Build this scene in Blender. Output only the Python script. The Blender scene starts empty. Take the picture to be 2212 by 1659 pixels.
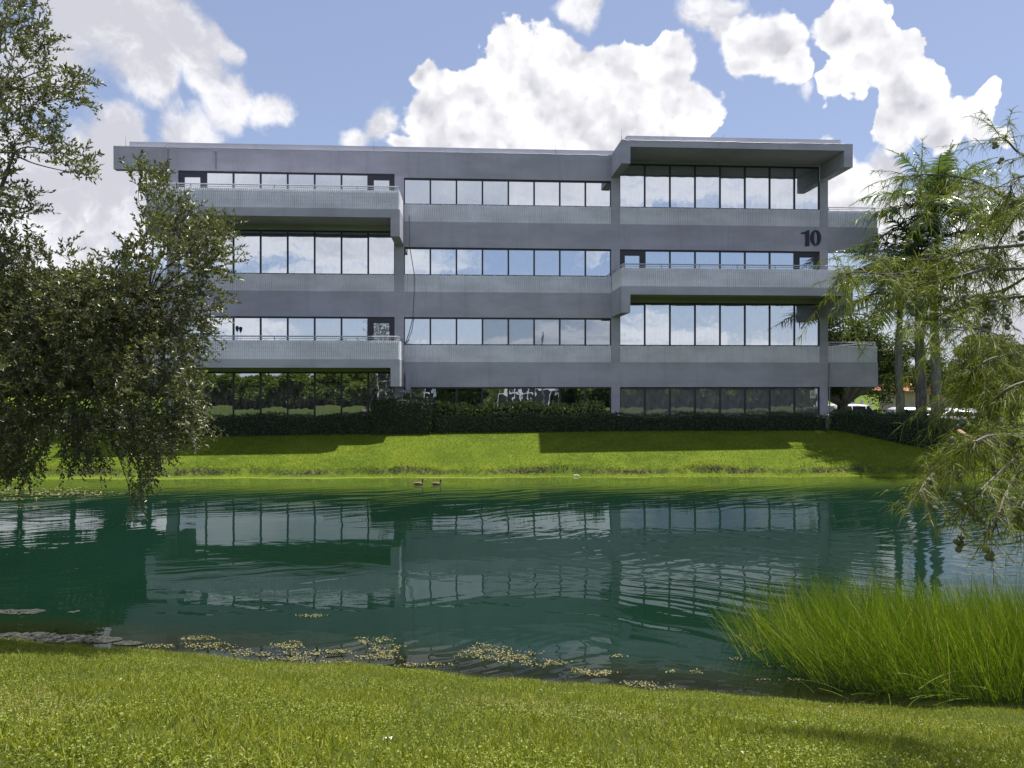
import bpy, math, random
import numpy as np
from mathutils import Vector
random.seed(7)
rng = np.random.default_rng(7)
R = math.radians
C = bpy.context.scene.collection
scene = bpy.context.scene

# ------------------------------------------------------------------ camera
EYE = 4.41                      # eye height above the water (z = 0)
F = 1661.0                      # focal length in pixels of a 2212 px wide picture
cam_d = bpy.data.cameras.new('camera')
cam = bpy.data.objects.new('camera', cam_d)
C.objects.link(cam)
cam.location = (0, 0, EYE)
cam.rotation_euler = (R(90), 0, 0)
cam_d.sensor_width = 36
cam_d.lens = 36 * F / 2212
cam_d.shift_y = -9.5 / 2212
cam_d.clip_start = 0.05
cam_d.clip_end = 3000
scene.camera = cam

# ------------------------------------------------------------------ light and exposure
SUN = Vector((0.27, 0.15, 1.0)).normalized()
sun_d = bpy.data.lights.new('sun', 'SUN')
sun_d.energy = 4.9
sun_d.angle = R(0.53)
sun_d.color = (1.0, 0.95, 0.86)
sun = bpy.data.objects.new('sun', sun_d)
C.objects.link(sun)
sun.rotation_euler = SUN.to_track_quat('Z', 'Y').to_euler()
sun.location = (20, 10, 60)
scene.view_settings.view_transform = 'Standard'
scene.view_settings.look = 'None'
scene.view_settings.exposure = 0.6
scene.view_settings.gamma = 1.0
scene.view_settings.use_curve_mapping = False
scene.cycles.max_bounces = 8
scene.cycles.transparent_max_bounces = 12
scene.cycles.caustics_reflective = False
scene.cycles.caustics_refractive = False
scene.cycles.sample_clamp_indirect = 4.0


# ------------------------------------------------------------------ node helper
class NT:
    def __init__(s, tree):
        s.t = tree; tree.nodes.clear()
    def n(s, typ, **kw):
        nd = s.t.nodes.new(typ)
        for k, v in kw.items():
            setattr(nd, k, v)
        return nd
    def put(s, sock, v):
        if v is None: return
        if isinstance(v, bpy.types.NodeSocket): s.t.links.new(v, sock)
        else:
            if hasattr(sock.default_value, '__len__') and not hasattr(v, '__len__'): v = (v,) * len(sock.default_value)
            if hasattr(v, '__len__') and len(sock.default_value) == 4 and len(v) == 3: v = tuple(v) + (1,)
            sock.default_value = v
    def m(s, op, a, b=None, c=None, clamp=False):
        nd = s.n('ShaderNodeMath', operation=op); nd.use_clamp = clamp
        s.put(nd.inputs[0], a)
        if b is not None: s.put(nd.inputs[1], b)
        if c is not None: s.put(nd.inputs[2], c)
        return nd.outputs[0]
    def v(s, op, a, b=None, scale=None):
        nd = s.n('ShaderNodeVectorMath', operation=op)
        s.put(nd.inputs[0], a)
        if b is not None: s.put(nd.inputs[1], b)
        if scale is not None: s.put(nd.inputs['Scale'], scale)
        return nd.outputs['Value'] if op in ('DISTANCE', 'DOT_PRODUCT', 'LENGTH') else nd.outputs[0]
    def noise(s, vec, scale, detail=4, rough=0.5, dist=0.0, out=0, lac=2.0):
        nd = s.n('ShaderNodeTexNoise')
        s.put(nd.inputs['Vector'], vec); s.put(nd.inputs['Scale'], scale); s.put(nd.inputs['Detail'], detail)
        s.put(nd.inputs['Roughness'], rough); s.put(nd.inputs['Distortion'], dist); s.put(nd.inputs['Lacunarity'], lac)
        return nd.outputs[out]
    def voro(s, vec, scale, detail=0, feature='SMOOTH_F1'):
        nd = s.n('ShaderNodeTexVoronoi', feature=feature)
        s.put(nd.inputs['Vector'], vec); s.put(nd.inputs['Scale'], scale); s.put(nd.inputs['Detail'], detail)
        return nd.outputs['Distance']
    def ramp(s, x, a, b, lo=0.0, hi=1.0, smooth=True):
        nd = s.n('ShaderNodeMapRange', interpolation_type='SMOOTHSTEP' if smooth else 'LINEAR')
        for i, q in enumerate((x, a, b, lo, hi)): s.put(nd.inputs[i], q)
        return nd.outputs[0]
    def mix(s, f, a, b, blend='MIX'):
        nd = s.n('ShaderNodeMix', data_type='RGBA', blend_type=blend)
        s.put(nd.inputs[0], f); s.put(nd.inputs[6], a); s.put(nd.inputs[7], b)
        return nd.outputs[2]
    def scalev(s, vec, sc):
        return s.v('MULTIPLY', vec, sc)
    def obj(s):
        return s.n('ShaderNodeTexCoord').outputs['Object']
    def pos(s):
        return s.n('ShaderNodeNewGeometry').outputs['Position']
    def attr(s, name):
        return s.n('ShaderNodeAttribute', attribute_name=name).outputs['Fac']
    def bump(s, h, strength=1.0, dist=0.01):
        nd = s.n('ShaderNodeBump')
        s.put(nd.inputs['Strength'], strength); s.put(nd.inputs['Distance'], dist); s.put(nd.inputs['Height'], h)
        return nd.outputs[0]
    def bsdf(s, col, rough=0.8, normal=None, metal=0.0, spec=0.5, **kw):
        nd = s.n('ShaderNodeBsdfPrincipled')
        s.put(nd.inputs['Base Color'], col); s.put(nd.inputs['Roughness'], rough)
        s.put(nd.inputs['Metallic'], metal); s.put(nd.inputs['Specular IOR Level'], spec)
        if normal is not None: s.put(nd.inputs['Normal'], normal)
        return nd.outputs[0]
    def out(s, sh, world=False):
        nd = s.n('ShaderNodeOutputWorld' if world else 'ShaderNodeOutputMaterial')
        s.put(nd.inputs['Surface'], sh)


def M(name):
    m = bpy.data.materials.new(name); m.use_nodes = True
    return m, NT(m.node_tree)


# ------------------------------------------------------------------ world: daylight sky with cumulus
world = bpy.data.worlds.new('World')
scene.world = world
world.use_nodes = True
w = NT(world.node_tree)
sky = w.n('ShaderNodeTexSky', sky_type='NISHITA')
sky.sun_disc = False
sky.sun_elevation = math.asin(SUN.z)
sky.sun_rotation = math.atan2(SUN.x, SUN.y)
sky.altitude = 0; sky.air_density = 1.0; sky.dust_density = 1.2; sky.ozone_density = 1.4
dirv = w.v('NORMALIZE', w.n('ShaderNodeTexCoord').outputs['Generated'])
n1 = w.noise(dirv, 5.0, 2, 0.5, out=1)
n2 = w.noise(dirv, 22.0, 3, 0.6, out=1)
wd = w.v('ADD', dirv, w.v('SCALE', w.v('SUBTRACT', n1, (.5, .5, .5)), scale=0.10))
wd = w.v('ADD', wd, w.v('SCALE', w.v('SUBTRACT', n2, (.5, .5, .5)), scale=0.035))


def cdir(X, Y):
    return Vector(((X - 1106) / F, 1, (820 - Y) / F)).normalized()


def field(blobs, k):
    f = None
    for X, Y, r in blobs:
        d = w.v('DISTANCE', wd, tuple(cdir(X, Y)))
        t = 1 + ((X - 1106) / F) ** 2 * .8
        g = w.m('MULTIPLY_ADD', d, -F * t / r, 1.0)
        if f is None: f = g
        else:
            nd = w.n('ShaderNodeMath', operation='SMOOTH_MAX')
            w.put(nd.inputs[0], f); w.put(nd.inputs[1], g); w.put(nd.inputs[2], k); f = nd.outputs[0]
    return f


solid = [(1180, 200, 150), (1240, 118, 72), (1160, 145, 58), (1320, 135, 50), (945, 235, 95), (912, 165, 42), (1085, 270, 150), (1340, 230, 125), (1468, 170, 72),
         (1495, 265, 78), (990, 330, 140), (1270, 330, 190), (880, 300, 40),
         (1655, 120, 78), (1690, 175, 52), (1620, 175, 40), (1835, 60, 92), (1880, 140, 95), (1955, 215, 80), (1800, 190, 60), (1930, 270, 62), (2150, 190, 42),
         (2130, 240, 62), (2040, 265, 62), (2190, 260, 36), (1830, 410, 95), (1920, 450, 80)]
soft = [(828, 252, 52), (775, 312, 50), (190, 70, 150), (330, 80, 125), (100, 140, 130), (420, 150, 72), (300, 170, 90), (480, 110, 52), (520, 120, 28), (240, 330, 100), (150, 400, 150), (400, 310, 90),
        (480, 250, 78), (570, 268, 56), (430, 200, 50), (60, 480, 220), (300, 440, 130), (1550, 40, 62), (1590, 90, 40), (1720, 225, 40), (1300, 15, 55), (1810, 235, 30),
        (2150, 560, 220), (2210, 700, 200), (1910, 350, 60)]
fs = field(solid, 0.10)
fw = field(soft, 0.2)
cw = w.v('ADD', dirv, w.v('SCALE', w.v('SUBTRACT', w.noise(dirv, 40.0, 4, 0.6, out=1), (.5, .5, .5)), scale=.022))
V1 = w.voro(cw, 15.0); V2 = w.voro(cw, 34.0); V3 = w.voro(cw, 80.0); V4 = w.voro(cw, 170.0)
V = w.m('ADD', w.m('ADD', w.m('MULTIPLY', V1, .5), w.m('MULTIPLY', V2, .34)), w.m('ADD', w.m('MULTIPLY', V3, .22), w.m('MULTIPLY', V4, .10)))
fb = w.noise(dirv, 14.0, 9, 0.60)
fb_f = w.noise(dirv, 9.0, 9, 0.64, dist=.5)
lowz = w.noise(dirv, 5.5, 2, 0.5)
ds = w.m('ADD', fs, w.m('MULTIPLY_ADD', fb, 0.70, -0.35))
ds = w.m('ADD', ds, w.m('MULTIPLY_ADD', V, -0.85, 0.37))
ms = w.ramp(ds, 0.02, w.ramp(lowz, .40, .62, .07, .26))
dw = w.m('ADD', fw, w.m('MULTIPLY_ADD', fb_f, 1.7, -0.88))
mw = w.ramp(dw, -0.05, 0.36)
# the rest of the dome: the same fair-weather clouds go on behind the camera and overhead
sep = w.n('ShaderNodeSeparateXYZ'); w.put(sep.inputs[0], dirv)
dx, dy, dz = sep.outputs
pl = w.n('ShaderNodeCombineXYZ')
iz = w.m('DIVIDE', 1.0, w.m('ADD', w.m('MAXIMUM', dz, 0.0), 0.22))
w.put(pl.inputs[0], w.m('MULTIPLY', dx, iz)); w.put(pl.inputs[1], w.m('MULTIPLY', dy, iz)); w.put(pl.inputs[2], 3.7)
gen = w.noise(pl.outputs[0], 1.15, 8, 0.55, dist=.3)
away = w.ramp(w.m('ADD', w.m('MULTIPLY', dy, -1.0), w.m('MULTIPLY', w.m('MAXIMUM', dz, 0.0), 1.1)), -0.30, 0.25)
mg = w.m('MULTIPLY', w.ramp(gen, 0.47, 0.57), away)
hz = w.m('MULTIPLY', w.ramp(dz, 0.12, 0.0), 0.6)
# shading of the clouds from the light above right
Vo = w.v('ADD', cw, (0.010, 0.0, 0.018))
W1 = w.voro(Vo, 15.0); W2 = w.voro(Vo, 34.0); W3 = w.voro(Vo, 80.0)
rel = w.m('ADD', w.m('ADD', w.m('MULTIPLY', w.m('SUBTRACT', W1, V1), .9), w.m('MULTIPLY', w.m('SUBTRACT', W2, V2), .55)), w.m('MULTIPLY', w.m('SUBTRACT', W3, V3), .35))
off = w.noise(w.v('ADD', wd, (0.012, 0.0, 0.03)), 8.0, 7, 0.6)
on = w.noise(wd, 8.0, 7, 0.6)
rel2 = w.m('SUBTRACT', on, off)
core = w.noise(wd, 3.6, 6, 0.52)
inner = w.ramp(ds, .15, .75, 0.0, 1.0)
sh = w.m('SUBTRACT', 1.0, w.m('MULTIPLY', inner, w.ramp(core, .36, .62, .27, .06)))
sh = w.m('ADD', sh, w.m('ADD', w.m('MULTIPLY', rel, .80), w.m('MULTIPLY', rel2, .35)))
sh = w.m('MINIMUM', w.m('MAXIMUM', sh, 0.60), 1.2)
cl_s = w.mix(w.ramp(sh, 0.50, 1.08, smooth=False), (0.36, 0.36, 0.405), (0.72, 0.72, 0.735))
core2 = w.noise(wd, 4.0, 6, 0.55)
cl_w = w.mix(w.ramp(w.m('ADD', core2, w.m('MULTIPLY', rel2, .8)), 0.40, 0.62), (0.43, 0.435, 0.48), (0.66, 0.66, 0.69))
cl_g = w.mix(w.ramp(gen, 0.52, 0.72), (0.66, 0.65, 0.66), (0.40, 0.42, 0.47))
SKY_S = 0.098
bgsky = w.n('ShaderNodeBackground'); w.put(bgsky.inputs[1], SKY_S)
hazecol = w.mix(0.32, w.mix(1.0, sky.outputs[0], (0.92, 0.90, 0.99), 'MULTIPLY'), (3.4, 3.8, 5.0))
w.put(bgsky.inputs[0], hazecol)


def bg(col, st=1.0):
    b = w.n('ShaderNodeBackground'); w.put(b.inputs[0], col); w.put(b.inputs[1], st); return b.outputs[0]


def mixsh(t, f, a, b):
    nd = t.n('ShaderNodeMixShader'); t.put(nd.inputs[0], f); t.put(nd.inputs[1], a); t.put(nd.inputs[2], b); return nd.outputs[0]


s_ = mixsh(w, hz, bgsky.outputs[0], bg((0.47, 0.51, 0.61)))
s_ = mixsh(w, mg, s_, bg(cl_g))
s_ = mixsh(w, mw, s_, bg(cl_w))
s_ = mixsh(w, ms, s_, bg(cl_s))
w.out(s_, True)
world.cycles.sampling_method = 'MANUAL'
world.cycles.sample_map_resolution = 512


# ------------------------------------------------------------------ object helpers
def P(X, Y, d):
    """a point at distance d in front of the camera"""
    return Vector(((X - 1106) / F * d, d, EYE + (820 - Y) / F * d))


def np_mesh(name, verts, quads=None, tris=None, tint=None, extra=None):
    me = bpy.data.meshes.new(name)
    verts = np.asarray(verts, dtype=np.float32).reshape(-1, 3)
    me.vertices.add(len(verts)); me.vertices.foreach_set('co', verts.ravel())
    parts, tot = [], []
    if quads is not None and len(quads):
        q = np.asarray(quads, dtype=np.int32).reshape(-1, 4); parts.append(q.ravel()); tot.append(np.full(len(q), 4, np.int32))
    if tris is not None and len(tris):
        q = np.asarray(tris, dtype=np.int32).reshape(-1, 3); parts.append(q.ravel()); tot.append(np.full(len(q), 3, np.int32))
    li = np.concatenate(parts); lt = np.concatenate(tot)
    me.loops.add(len(li)); me.loops.foreach_set('vertex_index', li)
    me.polygons.add(len(lt))
    st = np.zeros(len(lt), np.int32); st[1:] = np.cumsum(lt)[:-1]
    me.polygons.foreach_set('loop_start', st)
    try: me.polygons.foreach_set('loop_total', lt)
    except Exception: pass
    if tint is not None:
        a = me.attributes.new('tint', 'FLOAT', 'POINT'); a.data.foreach_set('value', np.asarray(tint, np.float32).ravel())
    for k, v in (extra or {}).items():
        a = me.attributes.new(k, 'FLOAT', 'POINT'); a.data.foreach_set('value', np.asarray(v, np.float32).ravel())
    me.update(calc_edges=True)
    return me


def link(name, me, mat=None, parent=None, smooth=False):
    o = bpy.data.objects.new(name, me)
    C.objects.link(o)
    if mat is not None:
        if len(me.materials) == 0: me.materials.append(mat)
    if smooth: me.polygons.foreach_set('use_smooth', [True] * len(me.polygons))
    if parent is not None: o.parent = parent
    return o


def tag(o, label=None, cat=None, group=None, kind=None):
    if label: o['label'] = label
    if cat: o['category'] = cat
    if group: o['group'] = group
    if kind: o['kind'] = kind
    return o


def thing(name, label, cat, loc=(0, 0, 0), rz=0, group=None):
    o = bpy.data.objects.new(name, None); C.objects.link(o)
    o.location = loc; o.rotation_euler = (0, 0, rz)
    o.empty_display_size = .3
    return tag(o, label, cat, group)


class MB:
    """collects simple solids into one mesh"""
    def __init__(s): s.v = []; s.f = []
    def box(s, x0, x1, y0, y1, z0, z1):
        b = len(s.v)
        for x in (x0, x1):
            for y in (y0, y1):
                for z in (z0, z1): s.v.append((x, y, z))
        for f in ((0, 1, 3, 2), (4, 6, 7, 5), (0, 4, 5, 1), (2, 3, 7, 6), (0, 2, 6, 4), (1, 5, 7, 3)):
            s.f.append(tuple(b + i for i in f))
        return s
    def prism(s, poly, y0, y1):
        """poly of (x, z), extruded along y"""
        b = len(s.v); n = len(poly)
        for y in (y0, y1):
            for x, z in poly: s.v.append((x, y, z))
        s.f.append(tuple(b + i for i in range(n))); s.f.append(tuple(b + 2 * n - 1 - i for i in range(n)))
        for i in range(n):
            j = (i + 1) % n
            s.f.append((b + i, b + n + i, b + n + j, b + j))
        return s
    def tube(s, pts, r, seg=6, r1=None):
        pts = [Vector(p) for p in pts]
        r1 = r if r1 is None else r1
        b = len(s.v); n = len(pts); up = Vector((0, 0, 1))
        for i, p in enumerate(pts):
            t = (pts[min(i + 1, n - 1)] - pts[max(i - 1, 0)]).normalized()
            a = t.cross(up)
            if a.length < .05: a = t.cross(Vector((0, 1, 0)))
            a.normalize(); c = t.cross(a)
            rr = r + (r1 - r) * i / max(n - 1, 1) if not callable(r) else r(i / max(n - 1, 1))
            for k in range(seg):
                q = p + (a * math.cos(2 * math.pi * k / seg) + c * math.sin(2 * math.pi * k / seg)) * rr
                s.v.append(tuple(q))
        for i in range(n - 1):
            for k in range(seg):
                k2 = (k + 1) % seg
                s.f.append((b + i * seg + k, b + i * seg + k2, b + (i + 1) * seg + k2, b + (i + 1) * seg + k))
        s.f.append(tuple(b + k for k in range(seg))[::-1])
        s.f.append(tuple(b + (n - 1) * seg + k for k in range(seg)))
        return s
    def build(s, name, mat, parent=None, smooth=False):
        me = bpy.data.meshes.new(name); me.from_pydata(s.v, [], s.f); me.update()
        import bmesh
        bm = bmesh.new(); bm.from_mesh(me); bmesh.ops.recalc_face_normals(bm, faces=bm.faces); bm.to_mesh(me); bm.free()
        return link(name, me, mat, parent, smooth)


def unit(a):
    return a / np.maximum(np.linalg.norm(a, axis=-1, keepdims=True), 1e-9)


def rand_dirs(n, zs=1.0):
    a = rng.normal(size=(n, 3)); a[:, 2] *= zs
    return unit(a)


def leaves_geo(base, d, L, W, fold=0.25, nrm=None, droop=0.0):
    """pointed leaves, two folded quads each"""
    n = len(base); d = unit(d)
    r = rand_dirs(n) if nrm is None else nrm
    side = unit(np.cross(d, r)); up = np.cross(side, d)
    L = np.broadcast_to(np.asarray(L, float), (n,))[:, None]; W = np.broadcast_to(np.asarray(W, float), (n,))[:, None]
    tip = base + d * L - up * L * droop
    p1 = base + d * L * .33 + side * W * .5 + up * W * fold
    p2 = base + d * L * .70 + side * W * .42 + up * W * fold * .8
    q1 = base + d * L * .33 - side * W * .5 + up * W * fold
    q2 = base + d * L * .70 - side * W * .42 + up * W * fold * .8
    v = np.stack([base, p1, p2, tip, q2, q1], 1).reshape(-1, 3)
    k = (np.arange(n) * 6)[:, None]
    q = np.concatenate([k + np.array([[0, 1, 2, 3]]), k + np.array([[0, 3, 4, 5]])], 0)
    return v, q


def ribbon_geo(base, d, L, W, seg=3, droop=0.5, face=None, curve=None):
    """tapering, drooping ribbons"""
    n = len(base); d = unit(d)
    L = np.broadcast_to(np.asarray(L, float), (n,))[:, None]; W = np.broadcast_to(np.asarray(W, float), (n,))[:, None]
    r = rand_dirs(n) if face is None else face
    side = unit(np.cross(d, r))
    droop = np.broadcast_to(np.asarray(droop, float), (n,))[:, None]
    g = np.array([[0, 0, -1.0]]) if curve is None else curve
    rows = []
    for i in range(seg):
        t = i / seg
        c = base + d * L * t + g * droop * L * t * t
        rows += [c - side * W * .5 * (1 - t * .6), c + side * W * .5 * (1 - t * .6)]
    rows.append(base + d * L + g * droop * L)
    v = np.stack(rows, 1).reshape(-1, 3); m = 2 * seg + 1
    k = (np.arange(n) * m)[:, None]
    q = [k + np.array([[2 * i, 2 * i + 1, 2 * i + 3, 2 * i + 2]]) for i in range(seg - 1)]
    q = np.concatenate(q, 0) if q else None
    t_ = k + np.array([[2 * seg - 2, 2 * seg - 1, 2 * seg]])
    return v, q, t_


# ------------------------------------------------------------------ materials
def mat_stucco(name, c, dirt=.12, sc=1.0):
    m, t = M(name)
    p = t.obj()
    big = t.noise(t.scalev(p, (.35, .35, .9)), 1.0, 5, .6)
    st = t.noise(t.scalev(p, (2.2, 2.2, .25)), 1.0, 5, .6)
    fine = t.noise(p, 90, 3, .6)
    grain = t.noise(p, 14, 5, .7)
    a = tuple(x * (1 - dirt) for x in c); b = tuple(min(1, x * (1 + dirt * .7)) for x in c)
    col = t.mix(t.ramp(big, .35, .65), a, b)
    col = t.mix(t.m('MULTIPLY', t.ramp(st, .50, .72), .38), col, tuple(x * .72 for x in c))
    col = t.mix(t.m('MULTIPLY', t.ramp(grain, .45, .7), .12), col, tuple(x * 1.25 for x in c))
    t.out(t.bsdf(col, .88, t.bump(fine, .5, .006), spec=.25))
    return m


WALL = (0.405, 0.410, 0.470)
m_wall = mat_stucco('painted stucco', WALL)
m_rib = mat_stucco('ribbed block paint', (0.76, 0.77, 0.83), .12)
m_coping = mat_stucco('metal coping', (0.50, 0.51, 0.58), .06)
m_soffit = mat_stucco('soffit paint', (0.48, 0.42, 0.53), .1)


def mat_plain(name, c, rough=.5, metal=0.0, spec=.5, var=.1):
    m, t = M(name)
    nn = t.noise(t.obj(), 9, 4, .6)
    col = t.mix(t.ramp(nn, .3, .7), tuple(x * (1 - var) for x in c), tuple(x * (1 + var) for x in c))
    t.out(t.bsdf(col, rough, None, metal, spec))
    return m


m_frame = mat_plain('dark bronze aluminium', (0.022, 0.026, 0.042), .45)
m_rail = mat_plain('painted steel rail', (0.42, 0.45, 0.50), .4)
m_cable = mat_plain('black cable', (0.05, 0.05, 0.06), .6)
m_pipe = mat_plain('painted pipe', (0.24, 0.25, 0.30), .6)
m_number = mat_plain('dark painted numeral', (0.022, 0.026, 0.055), .6)
m_blind = mat_plain('pale roller blind', (0.50, 0.55, 0.60), .8)
m_roof = mat_plain('roof gravel', (0.35, 0.35, 0.36), .9)


def mat_glass(name, refl=.72, base=(.018, .022, .03), wav=.0, trans=0.0, tint=(.86, .92, 1.0), film=.0):
    m, t = M(name)
    p = t.n('ShaderNodeTexCoord').outputs['Object']
    wv = t.noise(t.scalev(p, (1, 1, .8)), 1.3, 2, .5)
    wv2 = t.noise(p, 0.55, 1, .5)
    nb = t.bump(t.m('ADD', wv, t.m('MULTIPLY', wv2, 1.5)), 1.0, wav)
    g = t.n('ShaderNodeBsdfAnisotropic') if False else t.n('ShaderNodeBsdfGlossy')
    t.put(g.inputs['Color'], tint); t.put(g.inputs['Roughness'], .004); t.put(g.inputs['Normal'], nb)
    dirt = t.noise(t.scalev(p, (3, 3, 1.2)), 1.6, 6, .65)
    body = t.bsdf(base, .3, None, 0, .2)
    if film:
        df = t.n('ShaderNodeBsdfDiffuse'); t.put(df.inputs[0], (.5, .5, .5))
        body = mixsh(t, t.m('MULTIPLY', t.ramp(dirt, .35, .75), film), body, df.outputs[0])
    if trans:
        tr = t.n('ShaderNodeBsdfTransparent'); t.put(tr.inputs[0], (.85, .9, .95))
        body = mixsh(t, trans, body, tr.outputs[0])
    f = t.m('MULTIPLY', t.ramp(dirt, .2, .8, 1.0, .90), refl)
    t.out(mixsh(t, f, body, g.outputs[0]))
    return m


m_glass = mat_glass('mirror window glass', .80, wav=.0030, film=.25)
m_glass_low = mat_glass('hazy ground floor glass', .38, base=(.15, .16, .165), wav=.003, film=.35)
m_glass_left = mat_glass('dim ground floor glass', .62, base=(.05, .055, .055), wav=.002, film=.60)
m_glass_wavy = mat_glass('wavy ground floor glass', .85, wav=.0035, film=.08)
m_glass_blind = mat_glass('window glass over blinds', .34, wav=.002, trans=.9)


def mat_leaf(name, c1, c2, rough=.45, trans=.3, spec=.5, tipc=None):
    m, t = M(name)
    a = t.attr('tint')
    nn = t.noise(t.pos(), .9, 3, .6)
    col = t.mix(t.m('ADD', t.m('MULTIPLY', a, .7), t.m('MULTIPLY', nn, .3)), c1, c2)
    if tipc: col = t.mix(t.ramp(a, .90, .97), col, tipc)
    b = t.bsdf(col, rough, None, 0, spec)
    tr = t.n('ShaderNodeBsdfTranslucent')
    t.put(tr.inputs[0], t.mix(1.0, col, (1.25, 1.25, .55), 'MULTIPLY'))
    t.out(mixsh(t, trans, b, tr.outputs[0]))
    return m


m_oak = mat_leaf('live oak leaf', (.050, .062, .026), (.190, .205, .095), .36, .32, .60, (.25, .32, .05))
m_cyp = mat_leaf('cypress foliage', (.080, .105, .018), (.23, .27, .045), .5, .42, .35, (.24, .34, .05))
m_palm = mat_leaf('palm leaflet', (.045, .085, .036), (.14, .20, .08), .30, .36, 1.0, (.22, .28, .04))
m_hedge = mat_leaf('hedge leaf', (.026, .052, .022), (.070, .112, .040), .45, .2, .5)
m_shrub = mat_leaf('broad shrub leaf', (.10, .16, .040), (.26, .34, .09), .4, .3, .6)  # leaf colour raised to look sunlit where the building blocks the sun
m_bgtree = mat_leaf('background tree leaf', (.028, .048, .014), (.090, .125, .030), .5, .35, .4)
m_bglight = mat_leaf('light tree leaf', (.050, .080, .016), (.14, .18, .030), .5, .35, .4)
m_blade = mat_leaf('grass blade', (.070, .115, .012), (.37, .39, .040), .55, .38, .3, (.42, .36, .15))
m_blade_far = mat_leaf('far bank grass blade', (.055, .10, .006), (.34, .37, .03), .6, .40, .25)
m_leaflet = mat_leaf('ground cover leaflet', (.08, .13, .012), (.33, .38, .055), .5, .3, .4)
m_reed = mat_leaf('reed stem', (.022, .055, .006), (.25, .37, .025), .33, .32, .7, (.40, .42, .12))
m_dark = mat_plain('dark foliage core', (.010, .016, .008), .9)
m_bark = mat_stucco('bark', (.11, .10, .085), .35)
m_twig = mat_plain('thin twig', (.12, .11, .09), .8)
m_peel = mat_plain('peeled wood', (.38, .24, .12), .7)
m_cone = mat_plain('cypress cone', (.12, .135, .085), .75, var=.3)


def mat_palmtrunk():
    m, t = M('palm trunk')
    p = t.obj()
    sp = t.n('ShaderNodeSeparateXYZ'); t.put(sp.inputs[0], p)
    nn = t.noise(t.scalev(p, (5, 5, 1.2)), 1.6, 6, .7)
    ring = t.m('SINE', t.m('ADD', t.m('MULTIPLY', sp.outputs[2], 40.0), t.m('MULTIPLY', nn, 4)))
    col = t.mix(t.ramp(nn, .35, .68), (.10, .098, .088), (.25, .24, .215))
    col = t.mix(t.ramp(ring, .6, 1.0, 0, .35), col, (.12, .115, .10))
    t.out(t.bsdf(col, .85, t.bump(nn, .5, .02), spec=.2))
    return m


m_ptrunk = mat_palmtrunk()
m_shaft = mat_plain('palm crownshaft', (.07, .11, .04), .4)


def mat_ground():
    m, t = M('turf')
    p = t.pos()
    sp = t.n('ShaderNodeSeparateXYZ'); t.put(sp.inputs[0], p)
    big = t.noise(p, .35, 5, .6); mid = t.noise(p, 2.2, 5, .6); fine = t.noise(p, 28, 4, .7)
    ff = t.noise(t.scalev(p, (1, .6, 1)), 9, 5, .75)
    g = t.mix(t.ramp(big, .35, .65), (.060, .105, .008), (.105, .150, .012))
    g = t.mix(t.m('MULTIPLY', t.ramp(mid, .45, .75), .45), g, (.19, .21, .022))
    g = t.mix(t.m('MULTIPLY', t.ramp(ff, .5, .7), .35), g, (.05, .095, .010))
    g = t.mix(t.m('MULTIPLY', t.ramp(fine, .5, .75), .3), g, (.035, .05, .012))
    mud = t.mix(t.ramp(mid, .35, .7), (.030, .028, .012), (.085, .072, .032))
    bed = t.mix(t.ramp(ff, .4, .65), (.035, .045, .016), (.10, .085, .035))
    ban = t.mix(t.ramp(ff, .46, .56), (.026, .026, .013), (.10, .13, .028))
    bank = t.attr('bank')
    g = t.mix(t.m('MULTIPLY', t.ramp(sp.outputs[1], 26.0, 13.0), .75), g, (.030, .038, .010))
    lawn_refl = t.mix(t.ramp(ff, .4, .65), (.11, .16, .018), (.19, .22, .03))  # green painted on the far bed to boost the lawn's reflection
    mud = t.mix(t.ramp(sp.outputs[1], 24.0, 28.0), mud, lawn_refl); bed = t.mix(t.ramp(sp.outputs[1], 24.0, 28.0), bed, lawn_refl)
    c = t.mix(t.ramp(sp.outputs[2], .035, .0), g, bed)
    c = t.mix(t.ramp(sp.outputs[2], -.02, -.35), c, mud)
    c = t.mix(bank, c, ban)
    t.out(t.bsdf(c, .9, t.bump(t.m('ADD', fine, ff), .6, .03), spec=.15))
    return m


m_ground = mat_ground()
m_asphalt = mat_stucco('asphalt', (.055, .055, .058), .2)


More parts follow.
